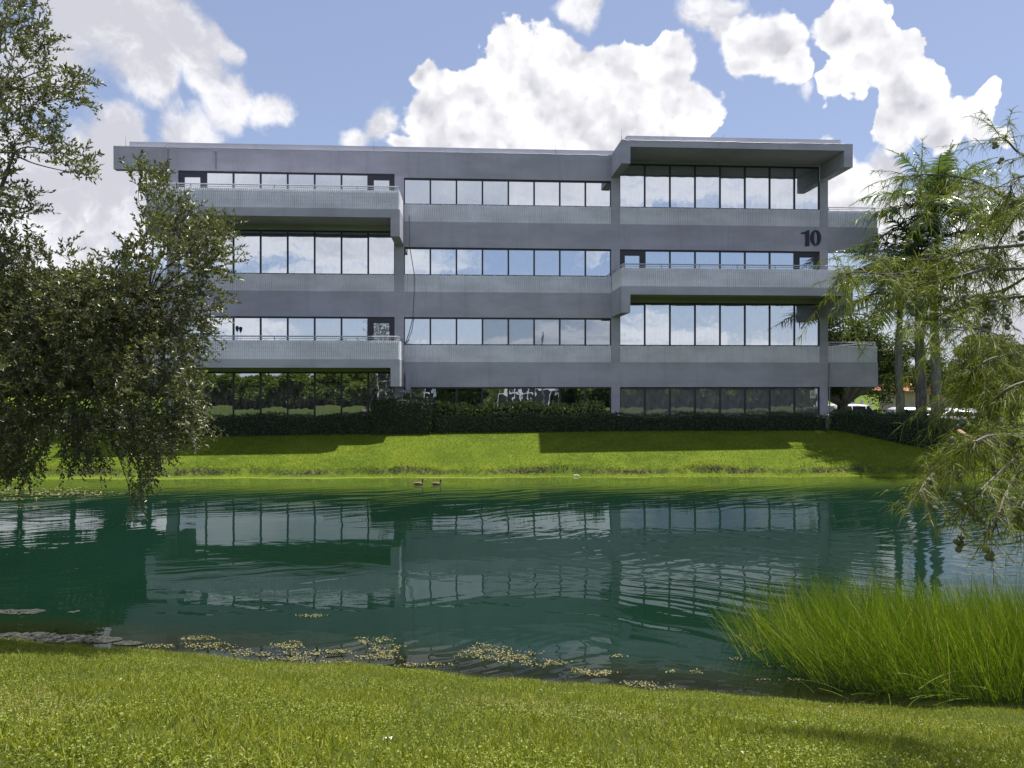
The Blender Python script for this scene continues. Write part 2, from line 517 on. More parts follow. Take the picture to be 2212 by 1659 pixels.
def mat_water():
    m, t = M('pond water')
    p = t.pos()
    sp = t.n('ShaderNodeSeparateXYZ'); t.put(sp.inputs[0], p)
    amp = t.noise(t.scalev(p, (.09, .15, 0)), 1.0, 3, .5)
    amp = t.ramp(amp, .46, .62, .05, .8)
    far = t.ramp(sp.outputs[0], 7.0, 17.0, 0.0, 1.3)
    warp = t.v('ADD', p, t.v('SCALE', t.noise(t.scalev(p, (.25, .25, 0)), 1.0, 2, .5, out=1), scale=2.0))
    def rot(a):
        nd = t.n('ShaderNodeVectorRotate', rotation_type='Z_AXIS'); t.put(nd.inputs['Vector'], warp); t.put(nd.inputs['Angle'], R(a)); return nd.outputs[0]
    r1 = t.noise(t.scalev(rot(-24), (.36, 3.0, 0)), 1.0, 1, .4)
    r1b = t.noise(t.scalev(rot(26), (.34, 2.6, 0)), 1.0, 1, .4)
    right = t.ramp(sp.outputs[0], -1.0, 5.0)
    nearm = t.ramp(sp.outputs[1], 24.0, 18.0)
    r2 = t.noise(t.scalev(p, (1.6, 3.6, 0)), 1.6, 2, .5)
    r3 = t.noise(t.scalev(p, (.22, .5, 0)), 1.0, 2, .5)
    band = t.m('MULTIPLY', t.ramp(sp.outputs[1], 25.0, 28.5), t.ramp(sp.outputs[1], 34.0, 31.0, 0.0, .75))
    h = t.m('MULTIPLY', r1, t.m('ADD', t.m('ADD', amp, band), far))
    h = t.m('ADD', h, t.m('MULTIPLY', r1b, t.m('MULTIPLY', nearm, t.m('MULTIPLY_ADD', right, .70, .14))))
    h = t.m('ADD', h, t.m('MULTIPLY', r2, t.m('MULTIPLY_ADD', far, .12, .035)))
    h = t.m('ADD', h, t.m('MULTIPLY', r3, .5))
    nb = t.bump(h, 1.0, .020)
    depth = t.attr('depth')
    murk = t.ramp(depth, .0, .50, .22, .985)
    mk = t.noise(p, .12, 3, .5)
    dc = t.mix(t.ramp(mk, .35, .65), (.0040, .0170, .0098), (.0056, .0220, .0138))
    dc = t.mix(t.ramp(depth, .05, .50), t.mix(t.ramp(sp.outputs[1], 22.0, 28.0), (.022, .030, .010), (.075, .11, .016)), dc)  # far shallows tinted green, adding to the mirrored lawn
    df = t.n('ShaderNodeBsdfDiffuse'); t.put(df.inputs[0], dc)
    tr = t.n('ShaderNodeBsdfTransparent'); t.put(tr.inputs[0], (.75, .85, .72))
    body = mixsh(t, murk, tr.outputs[0], df.outputs[0])
    gl = t.n('ShaderNodeBsdfGlossy'); t.put(gl.inputs['Roughness'], .01); t.put(gl.inputs['Color'], (.93, .97, .97)); t.put(gl.inputs['Normal'], nb)
    fr = t.n('ShaderNodeFresnel'); t.put(fr.inputs['IOR'], 1.33); t.put(fr.inputs['Normal'], nb)
    t.out(mixsh(t, t.m('MULTIPLY', fr.outputs[0], .95), body, gl.outputs[0]))
    return m


m_water = mat_water()
m_algae = mat_leaf('floating algae', (.10, .10, .035), (.30, .28, .13), .7, .1, .3)
m_lily = mat_leaf('floating lily pad', (.018, .022, .014), (.075, .075, .055), .6, .1, .6)

# ------------------------------------------------------------------ terrain
NSX = [-80, -30, -12, -8.6, -4.4, -1.4, .6, 2.6, 3.7, 6.8, 12, 40, 80]
NSY = [13.5, 13.6, 13.2, 12.96, 12.1, 11.6, 11.1, 10.8, 10.46, 10.17, 9.9, 9.6, 9.6]


def shore_near(x):
    return np.interp(x, NSX, NSY) + .05 * np.sin(x * 2.1) + .035 * np.sin(x * 5.3 + 1)


def shore_far(x):
    return 34.55 + .028 * x + .13 * np.sin(x * .9) + .09 * np.sin(x * 2.7 + 2) + .05 * np.sin(x * 6.1)


def ground_z(x, y):
    x = np.asarray(x, float); y = np.asarray(y, float)
    s = shore_near(x) - y
    tt = y - shore_far(x)
    near = np.minimum(np.where(s < .35, s * .42, .147 + (s - .35) * .335), 2.88) + .02 * np.sin(x * 1.7 + y) * np.clip(s, 0, 1)
    near = near + .05 * np.clip(np.sin(x * .55 + .5), -1, 1) * np.clip(s - 1, 0, 3) / 3
    bed = np.maximum(-np.minimum(-.30 * s, -.10 * tt), -2.0)
    jag = .05 * np.sin(x * 3.1) + .04 * np.sin(x * 7.7 + 1)
    strip = np.clip(tt, 0, .7) * .10
    lip = np.clip((tt - .7 - jag * 1.2) / .16, 0, 1) * (.24 + .05 * np.sin(x * .8) * np.exp(-np.abs(tt - .9) / .3))
    t2 = np.clip((y - (35.40 + .028 * x)) / 4.9, 0, 1)
    ease = t2 * (1 - .10 * (1 - t2) * -1)
    lawn = ease * 1.36
    farz = strip + lip + lawn
    drop = np.clip((x - 19) / 6, 0, 1) * np.clip((y - 42) / 6, 0, 1) * .75
    drop2 = np.clip((y - 70) / 10, 0, 1) * .75 * (1 - np.clip((x - 19) / 6, 0, 1))
    farz = farz - drop - drop2
    z = np.where(s > 0, near, np.where(tt > 0, farz, bed))
    side = np.clip((np.abs(x) - 62) / 8, 0, 1)
    return z * (1 - side) + side * np.maximum(z, 1.5)


def grid_axis(segs):
    out = []
    for a, b, st in segs:
        out.append(np.arange(a, b, st))
    return np.unique(np.concatenate(out + [[segs[-1][1]]]).round(4))


gx = grid_axis([(-900, -100, 80), (-100, -40, 6), (-40, 40, .4), (40, 100, 6), (100, 900, 80)])
gy = grid_axis([(-500, -40, 46), (-40, 2, 3), (2, 14.4, .16), (14.4, 33.6, 1.2), (33.6, 36.6, .07), (36.6, 44, .5), (44, 100, 4), (100, 1500, 100)])
GX, GY = np.meshgrid(gx, gy)
GZ = ground_z(GX, GY)
tt = GY - shore_far(GX)
bank = np.clip(1 - np.abs(tt - .78) / (.17 + .07 * np.sin(GX * 1.9) * np.sin(GX * .53)), 0, 1) * (tt > .3)
bank = np.clip(bank * 1.5, 0, 1) * np.clip(.75 + .5 * np.sin(GX * 1.27 + 1), .3, 1)
nx, ny = len(gx), len(gy)
idx = np.arange(nx * ny).reshape(ny, nx)
quads = np.stack([idx[:-1, :-1], idx[:-1, 1:], idx[1:, 1:], idx[1:, :-1]], -1).reshape(-1, 4)
me = np_mesh('ground', np.stack([GX, GY, GZ], -1), quads, extra={'bank': bank})
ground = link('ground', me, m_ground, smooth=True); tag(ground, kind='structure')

wx = grid_axis([(-62, 62, .5)])
wy = grid_axis([(8.5, 16, .25), (16, 33, 1.0), (33, 36.4, .25)])
WX, WY = np.meshgrid(wx, wy)
dep = -ground_z(WX, WY)
nx, ny = len(wx), len(wy)
idx = np.arange(nx * ny).reshape(ny, nx)
quads = np.stack([idx[:-1, :-1], idx[:-1, 1:], idx[1:, 1:], idx[1:, :-1]], -1).reshape(-1, 4)
water = link('water', np_mesh('water', np.stack([WX, WY, WX * 0], -1), quads, extra={'depth': dep}), m_water, smooth=True)
tag(water, kind='structure')

# parking lot road on the right, behind the building line
mb = MB(); mb.box(22, 60, 47, 55.2, .85, 1.02)
road = mb.build('road', m_asphalt); tag(road, kind='structure')

# ------------------------------------------------------------------ the building
TH = R(3.6)
Y0 = 42.03
BZ = 1.80                       # local z = 0
def U(X):
    t_ = (X - 1106) / F
    return t_ * Y0 / (1 - t_ * math.tan(TH)) / math.cos(TH)
def Z(rel): return rel + EYE - BZ


bld = thing('office_building', 'grey four storey office building with mirrored window bands and jutting balconies, numbered 10', 'building', (0, Y0, BZ), TH)
FH = 3.8
UL0, UL1 = U(360), U(384)
C1a, C1b = U(852.4), U(872.6)
C2a, C2b = U(1320.5), U(1339.2)
UR0, UR1 = U(1771.5), U(1788.7)
DEP = 20.0
TOP = Z(12.38)
GROUND = -.6


def bx(name, mat, *b):
    return MB().box(*b).build(name, mat, bld)


for a, b in ((UL0, UL1), (C1a, C1b), (C2a, C2b), (UR0, UR1)):
    bx('column', m_wall, a, b, 0, .5, GROUND, Z(11.15) - .002)
# roof fascia along left and middle bays (with the left side canopy's end), then the right bay
bx('roof_fascia', m_wall, U(245), C2a, 0, .42, Z(11.15), TOP)
bx('roof_fascia', m_wall, C2a, UR1, .003, .42, Z(11.95), TOP)
bx('roof_slab', m_roof, U(245) + .42, UR1 - .2, .42, DEP, TOP - .34, TOP - .05)
mb = MB()
c0, c1 = U(272), U(1335)
mb.box(c0, c1, .42, .55, TOP - .04, TOP + .36); mb.box(c0, c0 + .13, .55, DEP - .4, TOP - .04, TOP + .36)
mb.box(c0, UR1 - .5, DEP - .5, DEP - .37, TOP - .04, TOP + .36)
mb.build('roof_parapet', m_coping, bld)
mb = MB()
mb.box(C2a + .35, UR1 - .45, -2.35, -2.22, TOP - .02, TOP + .33); mb.box(C2a + .35, C2a + .48, -2.22, 1, TOP - .02, TOP + .33)
mb.box(UR1 - .58, UR1 - .45, -2.22, DEP - .4, TOP - .02, TOP + .33)
mb.build('roof_parapet', m_coping, bld)
# side, rear walls
mb = MB()
for n in range(4):
    zb = Z(.92) + (n - 1) * FH
    lo = GROUND if n == 0 else zb - 1.36
    for (xa, xb, ya, yb) in ((UL0 + .02, UL0 + .30, .5, DEP), (UR1 - .30, UR1 - .02, .5, DEP), (UL0 + .3, UR1 - .3, DEP - .3, DEP)):
        mb.box(xa, xb, ya, yb, lo, zb + .93)
for (xa, xb, ya, yb) in ((UL0 + .02, UL0 + .30, .5, DEP), (UR1 - .30, UR1 - .02, .5, DEP), (UL0 + .3, UR1 - .3, DEP - .3, DEP)):
    mb.box(xa, xb, ya, yb, Z(11.0), TOP - .35)
mb.build('side_wall', m_wall, bld)
mb = MB()
mb.box(UL0 + .12, UL0 + .16, .5, DEP - .2, 0, Z(11.0)); mb.box(UR1 - .16, UR1 - .12, .5, DEP - .2, 0, Z(11.0)); mb.box(UL0 + .3, UR1 - .3, DEP - .2, DEP - .16, 0, Z(11.0))
mb.build('side_glazing', m_glass, bld)
for n in (1, 2, 3):
    bx('floor_slab', m_soffit, UL1 + .1, UR0 - .1, .45, DEP - .35, Z(.35) + (n - 1) * FH, Z(.72) + (n - 1) * FH)
bx('core_wall', m_soffit, UL1 + .1, UR0 - .1, 5.0, 5.2, 0, Z(11.3))


def ribs(a, b, zl, zh, y, name='ribbed_panel', th=.10, axis='x'):
    """split-rib block parapet: real ridges with horizontal joints and uneven block tops"""
    pitch = .205 * .5
    n = max(4, int(round((b - a) / pitch))); w_ = (b - a) / n
    vs, fs_ = [], []
    rows = [zl + (zh - zl) * k / 5 for k in range(6)]
    r_ = random.Random(int(a * 100 + zl * 77))
    for i in range(n):
        x0 = a + i * w_; j = r_.uniform(-.006, .006)
        for k in range(5):
            z0 = rows[k] + .004; z1 = rows[k + 1] - .004 + (r_.uniform(-.012, .012) if k == 4 else 0)
            jj = j + r_.uniform(-.005, .005)
            b0 = len(vs)
            pts = [(x0 + w_ * .04, 0.0), (x0 + w_ * .26, -.045 + jj), (x0 + w_ * .72, -.045 + jj), (x0 + w_ * .92, 0.0)]
            for z in (z0, z1):
                for px, py in pts: vs.append((px, y + py, z))
            for q in range(3): fs_.append((b0 + q, b0 + q + 1, b0 + 5 + q, b0 + 4 + q))
            fs_.append((b0 + 4, b0 + 5, b0 + 6, b0 + 7))
    me = bpy.data.meshes.new(name)
    b0 = len(vs)
    y1 = y + th
    for x in (a, b):
        for yy in (y + .001, y1):
            for z in (zl, zh - .015): vs.append((x, yy, z))
    for f in ((0, 1, 3, 2), (4, 6, 7, 5), (0, 4, 5, 1), (2, 3, 7, 6), (0, 2, 6, 4), (1, 5, 7, 3)):
        fs_.append(tuple(b0 + i for i in f))
    me.from_pydata(vs, [], fs_); me.update()
    o = link(name, me, m_rib, bld)
    return o


_wr = random.Random(3)


def window_row(ua, ub, n, z0, z1, y=.16, glass=m_glass, doors=(), blinds=(), low=None, mats=None, leanback=0.0):
    wd_ = (ub - ua) / n
    for i in range(n):
        a, b = ua + i * wd_, ua + (i + 1) * wd_
        f = MB()
        if i in doors:
            zd = z0 - .7 if low is None else low
            fr = .30
            f.box(a + .002, a + fr, y - .05, y + .05, zd, z1); f.box(b - fr, b - .002, y - .05, y + .05, zd, z1)
            f.box(a + fr, b - fr, y - .05, y + .05, z1 - .33, z1); f.box(a + fr, b - fr, y - .05, y + .05, zd, zd + .25)
            d = f.build('door', m_frame, bld)
            hb = MB(); hb.tube([(b - fr + .06, y - .11, zd + .95), (b - fr + .06, y - .11, zd + 1.25)], .012)
            hb.box(b - fr + .05, b - fr + .07, y - .11, y - .05, zd + .99, zd + 1.01); hb.build('door_handle', m_rail, d)
            ga, gb, gz0, gz1 = a + fr, b - fr, zd + .25, z1 - .33
            par = d
        else:
            f.box(a + .001, a + .045, y - .05, y + .05, z0, z1); f.box(b - .045, b - .001, y - .05, y + .05, z0, z1)
            f.box(a + .045, b - .045, y - .05, y + .05, z1 - .09, z1); f.box(a + .045, b - .045, y - .05, y + .05, z0, z0 + .05)
            par = f.build('window', m_frame, bld)
            ga, gb, gz0, gz1 = a + .045, b - .045, z0 + .05, z1 - .09
        gl = m_glass_blind if i in blinds else (mats[i] if mats else glass)
        g = MB().box(-(gb - ga) / 2, (gb - ga) / 2, -.006, .006, -(gz1 - gz0) / 2, (gz1 - gz0) / 2)
        g.v = [(vx + _i * 0, vy, vz) for _i, (vx, vy, vz) in enumerate(g.v)]
        o = g.build('glass_pane', gl, par)
        o.location = ((ga + gb) / 2, y, (gz0 + gz1) / 2)
        o.rotation_euler = (-leanback + _wr.uniform(-.004, .004), 0, _wr.uniform(-.006, .006))
        if i in blinds:
            h = (gz1 - gz0) * (.82 - .03 * (i % 3) - (.10 if i == n - 1 else 0))
            bl = MB().box(ga + .04, gb - .04, y + .05, y + .058, gz0 + .06, gz0 + h)
            bl.box(ga + .03, gb - .03, y + .045, y + .065, gz0 + h, gz0 + h + .04)
            bl.box(ga + .02, gb - .02, y + .10, y + .105, gz0, gz1)
            bl.build('roller_blind', m_blind, par)


# --- walls between the window rows, bay by bay
HEAD = {1: -.41, 2: 3.39, 3: 7.19, 4: 10.95}
RIBB = {2: .95, 3: 4.76, 4: 8.57}
RIBT = {2: 1.88, 3: 5.68, 4: 9.52}
SILL1 = Z(-2.25)


def spandrel(ua, ub, lo, hi):
    bx('spandrel', m_wall, ua, ub, 0, .40, lo, hi)


def bay(ua, ub, heads, balc, rows_doors, gl_low, n=8, blinds={}, mats1=None):
    bx('base_wall', m_wall, ua, ub, 0, .4, GROUND, SILL1)
    for r_ in (1, 2, 3, 4):
        head = heads[r_]
        if r_ < 4:
            spandrel(ua, ub, Z(head), Z(RIBB[r_ + 1]))
        if r_ == 1:
            window_row(ua, ub, n, SILL1, Z(head), glass=gl_low, mats=mats1, leanback=R(1.0))
        else:
            if r_ in balc:
                zf = Z(RIBB[r_] + .05)
                window_row(ua, ub, n, zf + .02, Z(head), doors=rows_doors.get(r_, ()), low=zf + .02)
            else:
                ribs(ua, ub, Z(RIBB[r_]), Z(RIBT[r_]), .045, th=.3)
                window_row(ua, ub, n, Z(RIBT[r_]), Z(head), blinds=blinds.get(r_, ()))


bay(C1b, C2a, dict(HEAD), (), {}, m_glass_wavy, blinds={2: (3, 4, 5, 6, 7)})
bx('head_beam', m_wall, C1b, C2a, .002, .42, Z(10.95), Z(11.15) - .001)
hl = dict(HEAD); hl[3] = 8.05; hl[1] = .42; hl[4] = 11.15
bay(UL1, C1a, hl, (2, 4), {2: (0, 7), 4: (0, 7)}, m_glass_left)
hr = dict(HEAD)
hr[4] = 11.95; hr[2] = 4.26
bay(C2b, UR0, hr, (3,), {3: (0, 7)}, m_glass_low)
PR = 2.75


def railing(pts, z, name='railing'):
    mb = MB()
    mb.tube([(x, y, z + .20) for x, y in pts], .035, 8)
    mb.tube([(x, y, z + .09) for x, y in pts], .018, 6)
    for (x0, y0), (x1, y1) in zip(pts[:-1], pts[1:]):
        L = math.hypot(x1 - x0, y1 - y0); n = max(1, int(round(L / 1.96)))
        for i in range(n + 1):
            t_ = min(max(i / n, .004), .996)
            x, y = x0 + (x1 - x0) * t_, y0 + (y1 - y0) * t_
            mb.box(x - .022, x + .022, y - .022, y + .022, z - .06, z + .18)
    return mb.build(name, m_rail, bld)


def balcony(ua, ub, lev):
    k = (lev - 4) * FH
    zf, zt, zs, zb = Z(8.62 + k), Z(9.58 + k), Z(8.20 + k), Z(7.25 + k)
    mb = MB()
    mb.box(ua, ub, -PR, -PR + .34, zs, zf)                      # front beam
    mb.box(ua, ua + .46, -PR + .34, 0 - .002, zb, zf); mb.box(ub - .46, ub, -PR + .34, -.002, zb, zf)
    mb.box(ua, ua + .46, -PR, -PR + .34, zb, zs); mb.box(ub - .46, ub, -PR, -PR + .34, zb, zs)
    b = mb.build('balcony', m_wall, bld)
    s = MB().box(ua + .46, ub - .46, -PR + .34, -.004, zs + .14, zf - .02).build('balcony_soffit', m_soffit, b)
    ribs(ua + .03, ub - .03, zf, zt, -PR + .045, th=.16, name='ribbed_parapet')
    for q_ in (ua + .02, ub - .2): MB().box(q_, q_ + .18, -PR + .21, -.003, zf, zt - .01).build('side_parapet', m_rib, b)
    railing([(ua + .1, -.05), (ua + .1, -PR + .12), (ub - .1, -PR + .12), (ub - .1, -.05)], zt).parent = b
    return b


balcony(UL0, C1b, 4)
balcony(UL0, C1b, 2)
balcony(C2a, UR1, 3)
# roof canopy of the right bay
mb = MB()
mb.box(C2a, UR1, -PR, -PR + .30, Z(12.02), TOP)
for a, b in ((C2a, C2a + .46), (UR1 - .46, UR1)):
    mb.box(a, b, -PR + .30, -.002, Z(11.15), TOP - .001); mb.box(a, b, -PR, -PR + .30, Z(11.15), Z(12.02))
cano = mb.build('roof_canopy', m_wall, bld)
MB().box(C2a + .46, UR1 - .46, -PR + .30, -.004, Z(12.06), TOP - .05).build('canopy_soffit', m_soffit, cano)
# left side canopy
mb = MB(); ua = U(245)
mb.box(ua, ua + .3, .42, 14, Z(12.02), TOP - .001); mb.box(ua, UL0 + .02, 13.5, 14, Z(11.15), TOP - .002); mb.box(ua + .3, UL0, .42, 13.5, Z(12.08), TOP - .36)
mb.build('roof_canopy', m_wall, bld)


def side_balcony(s, lev, y0):
    k = (lev - 4) * FH
    zf, zt, zs, zb = Z(8.57 + k), Z(9.50 + k), Z(8.15 + k), Z(7.20 + k)
    a, b = (UR1 + .002, UR1 + 2.93) if s > 0 else (UL0 - 2.93, UL0 - .002)
    mb = MB()
    mb.box(a, b, y0, y0 + .46, zb, zf); mb.box(a, b, y0 + 12, y0 + 12.46, zb, zf)
    xe = (b - .3, b) if s > 0 else (a, a + .3)
    mb.box(xe[0], xe[1], y0 + .46, y0 + 12, zs, zf)
    mb.box(a, b, y0 + .46, y0 + 12, zs + .14, zf - .02) if False else None
    o = mb.build('balcony', m_wall, bld)
    q = MB().box(a, xe[0], y0 + .46, y0 + 12, zs + .14, zf - .02) if s > 0 else MB().box(xe[1], b, y0 + .46, y0 + 12, zs + .14, zf - .02)
    q.build('balcony_soffit', m_soffit, o)
    ribs(a + .02, b - .02, zf, zt, y0 + .045, th=.16, name='ribbed_parapet')
    MB().box(xe[0] + .05, xe[1] - .03, y0 + .21, y0 + 12.3, zf, zt - .01).build('side_parapet', m_rib, o)
    xo = b - .1 if s > 0 else a + .1
    xi = a + .1 if s > 0 else b - .1
    railing([(xi, y0 + .12), (xo, y0 + .12), (xo, y0 + 12)], zt).parent = o


side_balcony(1, 4, .06); side_balcony(1, 2, .06); side_balcony(-1, 3, .06)

# fixtures on the facade
mb = MB(); mb.tube([(U(838.9), -.03, Z(12.30)), (U(838.9), -.03, Z(11.1))], .02) if False else None
def pipe(pts, r=.022, mat=m_pipe, name='drain_pipe', seg=6):
    return MB().tube(pts, r, seg).build(name, mat, bld)
def ZR(Y, d): return Z((820 - Y) / F * d)
pu = U((400 + 465 / 1.7696) / 1.8228)
pipe([(pu - .12, -.04, TOP + .03), (pu, -.03, TOP - .12), (pu, -.03, Z(11.3))], .025)
pu = U((400 + 797 / 1.7696) / 1.8228)
pipe([(pu, -.03, TOP - .15), (pu, -.03, Z(11.25))], .022)
MB().box(pu - .06, pu + .06, -.08, 0, TOP - .20, TOP - .10).build('junction_box', m_rail, bld)
pipe([(UR1 - .06 + .13, -.03, Z(.9)), (UR1 + .07, -.03, Z(-2.4))], .035)
mb = MB(); cu = U(883); mb.box(cu - .15, cu + .11, -.28, -.002, Z(-.55), Z(.36)); mb.box(cu - .52, cu + .11, -.20, -.004, Z(-.70), Z(-.552))
mb.build('conduit_box', m_wall, bld)
cu = U(884)
pipe([(cu, -.05, Z(8.9)), (cu + .02, -.05, Z(7.2)), (cu + .25, -.05, Z(5.8)), (cu + .28, -.05, Z(5.5)), (cu + .27, -.05, Z(4.7)), (cu + .20, -.04, Z(3.4)), (cu + .0, .02, Z(2.6)), (cu - .22, .05, Z(1.95))], .012, m_cable, 'hanging_cable', 5)
pipe([(cu + .24, -.05, Z(3.35)), (cu + .12, .02, Z(2.6)), (cu - .16, .05, Z(1.95))], .010, m_cable, 'hanging_cable', 5)
for X, yy, zz in ((268, .2, TOP), (806, .3, TOP), (1202, .3, TOP), (1337, -2.5, TOP), (1552, -2.0, TOP)):
    if X == 1337: uu = C2a + .05
    elif X == 1552: uu = U(1552) - .4
    else: uu = U(X)
    mb = MB(); mb.tube([(uu, yy, zz - .02), (uu, yy, zz + .62)], .010, 5, .004); mb.box(uu - .04, uu + .04, yy - .04, yy + .04, zz - .01, zz + .04)
    mb.build('lightning_rod', m_cable, bld)
# lightning cable clipped along the fascia edge, with its loose loops
pts = [(U(X), -.012, TOP - .02 + random.uniform(-.02, .015)) for X in range(250, 1318, 14)]
MB().tube(pts, .010, 4).build('lightning_cable', m_rail, bld)
pts = [(C2a + .1 + i * .28, -PR - .012, TOP - .02 + random.uniform(-.018, .012)) for i in range(int((UR1 - C2a - .2) / .28))]
MB().tube(pts, .010, 4).build('lightning_cable', m_rail, bld)

# numerals 1 0, 5 cm thick, standing proud of the spandrel
k = .0259 / 1.8228 / 9.215 * 1.0
def num_pt(px, py):
    X = (3150 + px / 9.215) / 1.8228; Y = (820 + py / 9.215) / 1.8228
    return (U(X), Z((820 - Y) / F * 43.0))
one = [num_pt(*p) for p in ((20, 890), (130, 855), (230, 820), (262, 792), (325, 786), (328, 1000), (330, 1360), (175, 1362), (190, 1200), (186, 1000), (180, 905), (120, 925), (45, 922))]
mb = MB(); mb.prism(one, -.055, -.002); n1_ = mb.build('numeral', m_number, bld); n1_['label'] = 'dark numeral 1 of the house number 10'
ocx, ocy = 560, 1066
outer = []; inner = []
for i in range(40):
    a = 2 * math.pi * i / 40
    outer.append(num_pt(ocx + 200 * math.cos(a) * (1 - .02), ocy + 285 * math.sin(a)))
    inner.append(num_pt(556 + 60 * math.cos(a), 1072 + 235 * math.sin(a)))
vs = []; fs_ = []
for (yy) in (-.055, -.002):
    for ring in (outer, inner):
        for (x, z) in ring: vs.append((x, yy, z))
for i in range(40):
    j = (i + 1) % 40
    fs_ += [(i, j, 40 + j, 40 + i), (80 + i, 120 + i, 120 + j, 80 + j), (i, 80 + i, 80 + j, j), (40 + i, 40 + j, 120 + j, 120 + i)]
me = bpy.data.meshes.new('numeral'); me.from_pydata(vs, [], fs_); me.update()
o = link('numeral', me, m_number, bld); o['label'] = 'dark numeral 0 of the house number 10'

# notice behind the last ground floor pane, balloon on the second floor balcony
pu = U(1758); nz = ZR(852, 43.0)
nt = MB().box(-.16, .16, -.012, 0, -.22, .22).build('paper_notice', mat_plain('cream paper', (.62, .63, .52), .8))
tag(nt, 'cream paper notice stuck low in the last ground floor window beside the right corner column', 'notice')
nt.rotation_euler = (0, 0, TH)
nt.location = Vector((pu * math.cos(TH) - .14 * math.sin(TH), Y0 + pu * math.sin(TH) + .14 * math.cos(TH) - .0, BZ + nz))
g = MB().box(-.08, .08, -.016, -.013, -.08, .06); g.box(-.09, .09, -.016, -.013, .10, .12); g.box(-.09, .09, -.016, -.013, .14, .16)
g.build('printed_block', mat_plain('grey print', (.25, .28, .22), .8), nt)

bu = U(515.5); bz = ZR(711, 41.1)
bl = thing('balloon', 'small dark balloon on a thin stick in front of the second floor windows, left bay', 'balloon', (bu * math.cos(TH) - .02, Y0 + bu * math.sin(TH) - .16, BZ + bz))
MB().tube([(0, 0, -.16), (0, 0, -.05), (0, 0, .06), (0, 0, .13), (0, 0, .17)], lambda t_: .02 + .10 * math.sin(min(t_ * 1.05, 1) * math.pi) ** .8 * (.5 + .5 * t_), 12).build('balloon_skin', m_number, bl, True)
MB().tube([(0, 0, -.62), (.01, 0, -.3), (0, 0, -.15)], .006, 5).build('stick', m_cable, bl)

# ------------------------------------------------------------------ hedges and shrubs
def foliage_shell(name, a, b, depth, h, mat, dens, leaf, label, cat, jitter=.07, seg=.35, zfoot=None, top_wave=.075, tip=0.0, group=None):
    """clipped hedge from a to b (front foot line), growing away from the camera by depth"""
    a = Vector((a[0], a[1], 0)); b = Vector((b[0], b[1], 0)); L = (b - a).length; t_ = (b - a) / L
    nrm = Vector((t_.y, -t_.x, 0))
    if nrm.y > 0: nrm = -nrm
    root = thing(name, label, cat, (a.x, a.y, float(ground_z(a.x, a.y)) - .05), 0, group)
    z0 = root.location.z
    A = np.array(a); T = np.array(t_); N = np.array(nrm)
    def wave(s): return top_wave * (np.sin(s * 1.3 + a.x) + .6 * np.sin(s * 3.7 + 2) + .4 * np.sin(s * 9.1))
    nf = int(L * h * dens); ntp = int(L * depth * dens * .9); nb = int(L * h * dens * .3); ne = int(depth * h * dens * 2)
    pts = []; nn = []
    s = rng.random(nf) * L; v_ = rng.random(nf)
    bul = .06 * np.sin(s * 1.9 + 1) * v_
    pts.append(A + T * s[:, None] + N * (bul + rng.normal(0, jitter, nf) * .5)[:, None] + np.array([0, 0, 1]) * (v_ * (h + wave(s)))[:, None]); nn.append(np.tile(N, (nf, 1)))
    s = rng.random(ntp) * L; u_ = rng.random(ntp)
    pts.append(A + T * s[:, None] - N * (u_ * depth)[:, None] + np.array([0, 0, 1]) * (h + wave(s) + np.abs(rng.normal(0, jitter, ntp)) * .9 - .02)[:, None]); nn.append(np.tile([0, 0, 1.0], (ntp, 1)))
    s = rng.random(nb) * L; v_ = rng.random(nb)
    pts.append(A + T * s[:, None] - N * depth + np.array([0, 0, 1]) * (v_ * h)[:, None]); nn.append(np.tile(-N, (nb, 1)))
    s = np.where(rng.random(ne) < .5, 0, L); u_ = rng.random(ne); v_ = rng.random(ne)
    pts.append(A + T * (s + rng.normal(0, .03, ne))[:, None] - N * (u_ * depth)[:, None] + np.array([0, 0, 1]) * (v_ * h)[:, None]); nn.append(np.where((s > 0)[:, None], T, -T))
    pts = np.concatenate(pts); nn = np.concatenate(nn)
    pts[:, 2] += np.asarray(ground_z(pts[:, 0], pts[:, 1])) - z0
    pts[:, 0] -= root.location.x; pts[:, 1] -= root.location.y
    n = len(pts)
    d = unit(nn * .6 + rand_dirs(n) + np.array([0, 0, .35]))
    v_, q = leaves_geo(pts, d, leaf * rng.uniform(.7, 1.3, n), leaf * .5 * rng.uniform(.8, 1.2, n), nrm=unit(nn + rand_dirs(n) * .8))
    clump = .5 + .5 * np.sin(pts[:, 0] * 2.3 + pts[:, 2] * 3) * np.sin(pts[:, 0] * .9 + 1)
    tn = np.clip(rng.random(n) * .7 + clump * .3, 0, .89)
    o = link('foliage', np_mesh('foliage', v_, q, tint=np.repeat(tn, 6)), mat, root)
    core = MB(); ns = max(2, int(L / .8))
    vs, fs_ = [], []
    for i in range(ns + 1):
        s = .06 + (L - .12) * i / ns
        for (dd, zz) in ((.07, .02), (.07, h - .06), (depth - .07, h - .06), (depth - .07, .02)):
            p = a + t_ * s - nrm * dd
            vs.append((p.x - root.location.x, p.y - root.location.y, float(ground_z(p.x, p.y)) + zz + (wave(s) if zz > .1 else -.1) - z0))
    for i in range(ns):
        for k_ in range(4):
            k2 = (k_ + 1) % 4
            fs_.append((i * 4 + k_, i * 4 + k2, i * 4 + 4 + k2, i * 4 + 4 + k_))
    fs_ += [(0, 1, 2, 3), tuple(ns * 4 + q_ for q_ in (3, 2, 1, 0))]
    me = bpy.data.meshes.new('dark_core'); me.from_pydata(vs, [], fs_); me.update()
    link('dark_core', me, m_dark, root)  # closed dark box behind the leaves; inner shade put into its colour
    return root


def on_ground(X, d):
    x = (X - 1106) / F * d
    return (x, d)


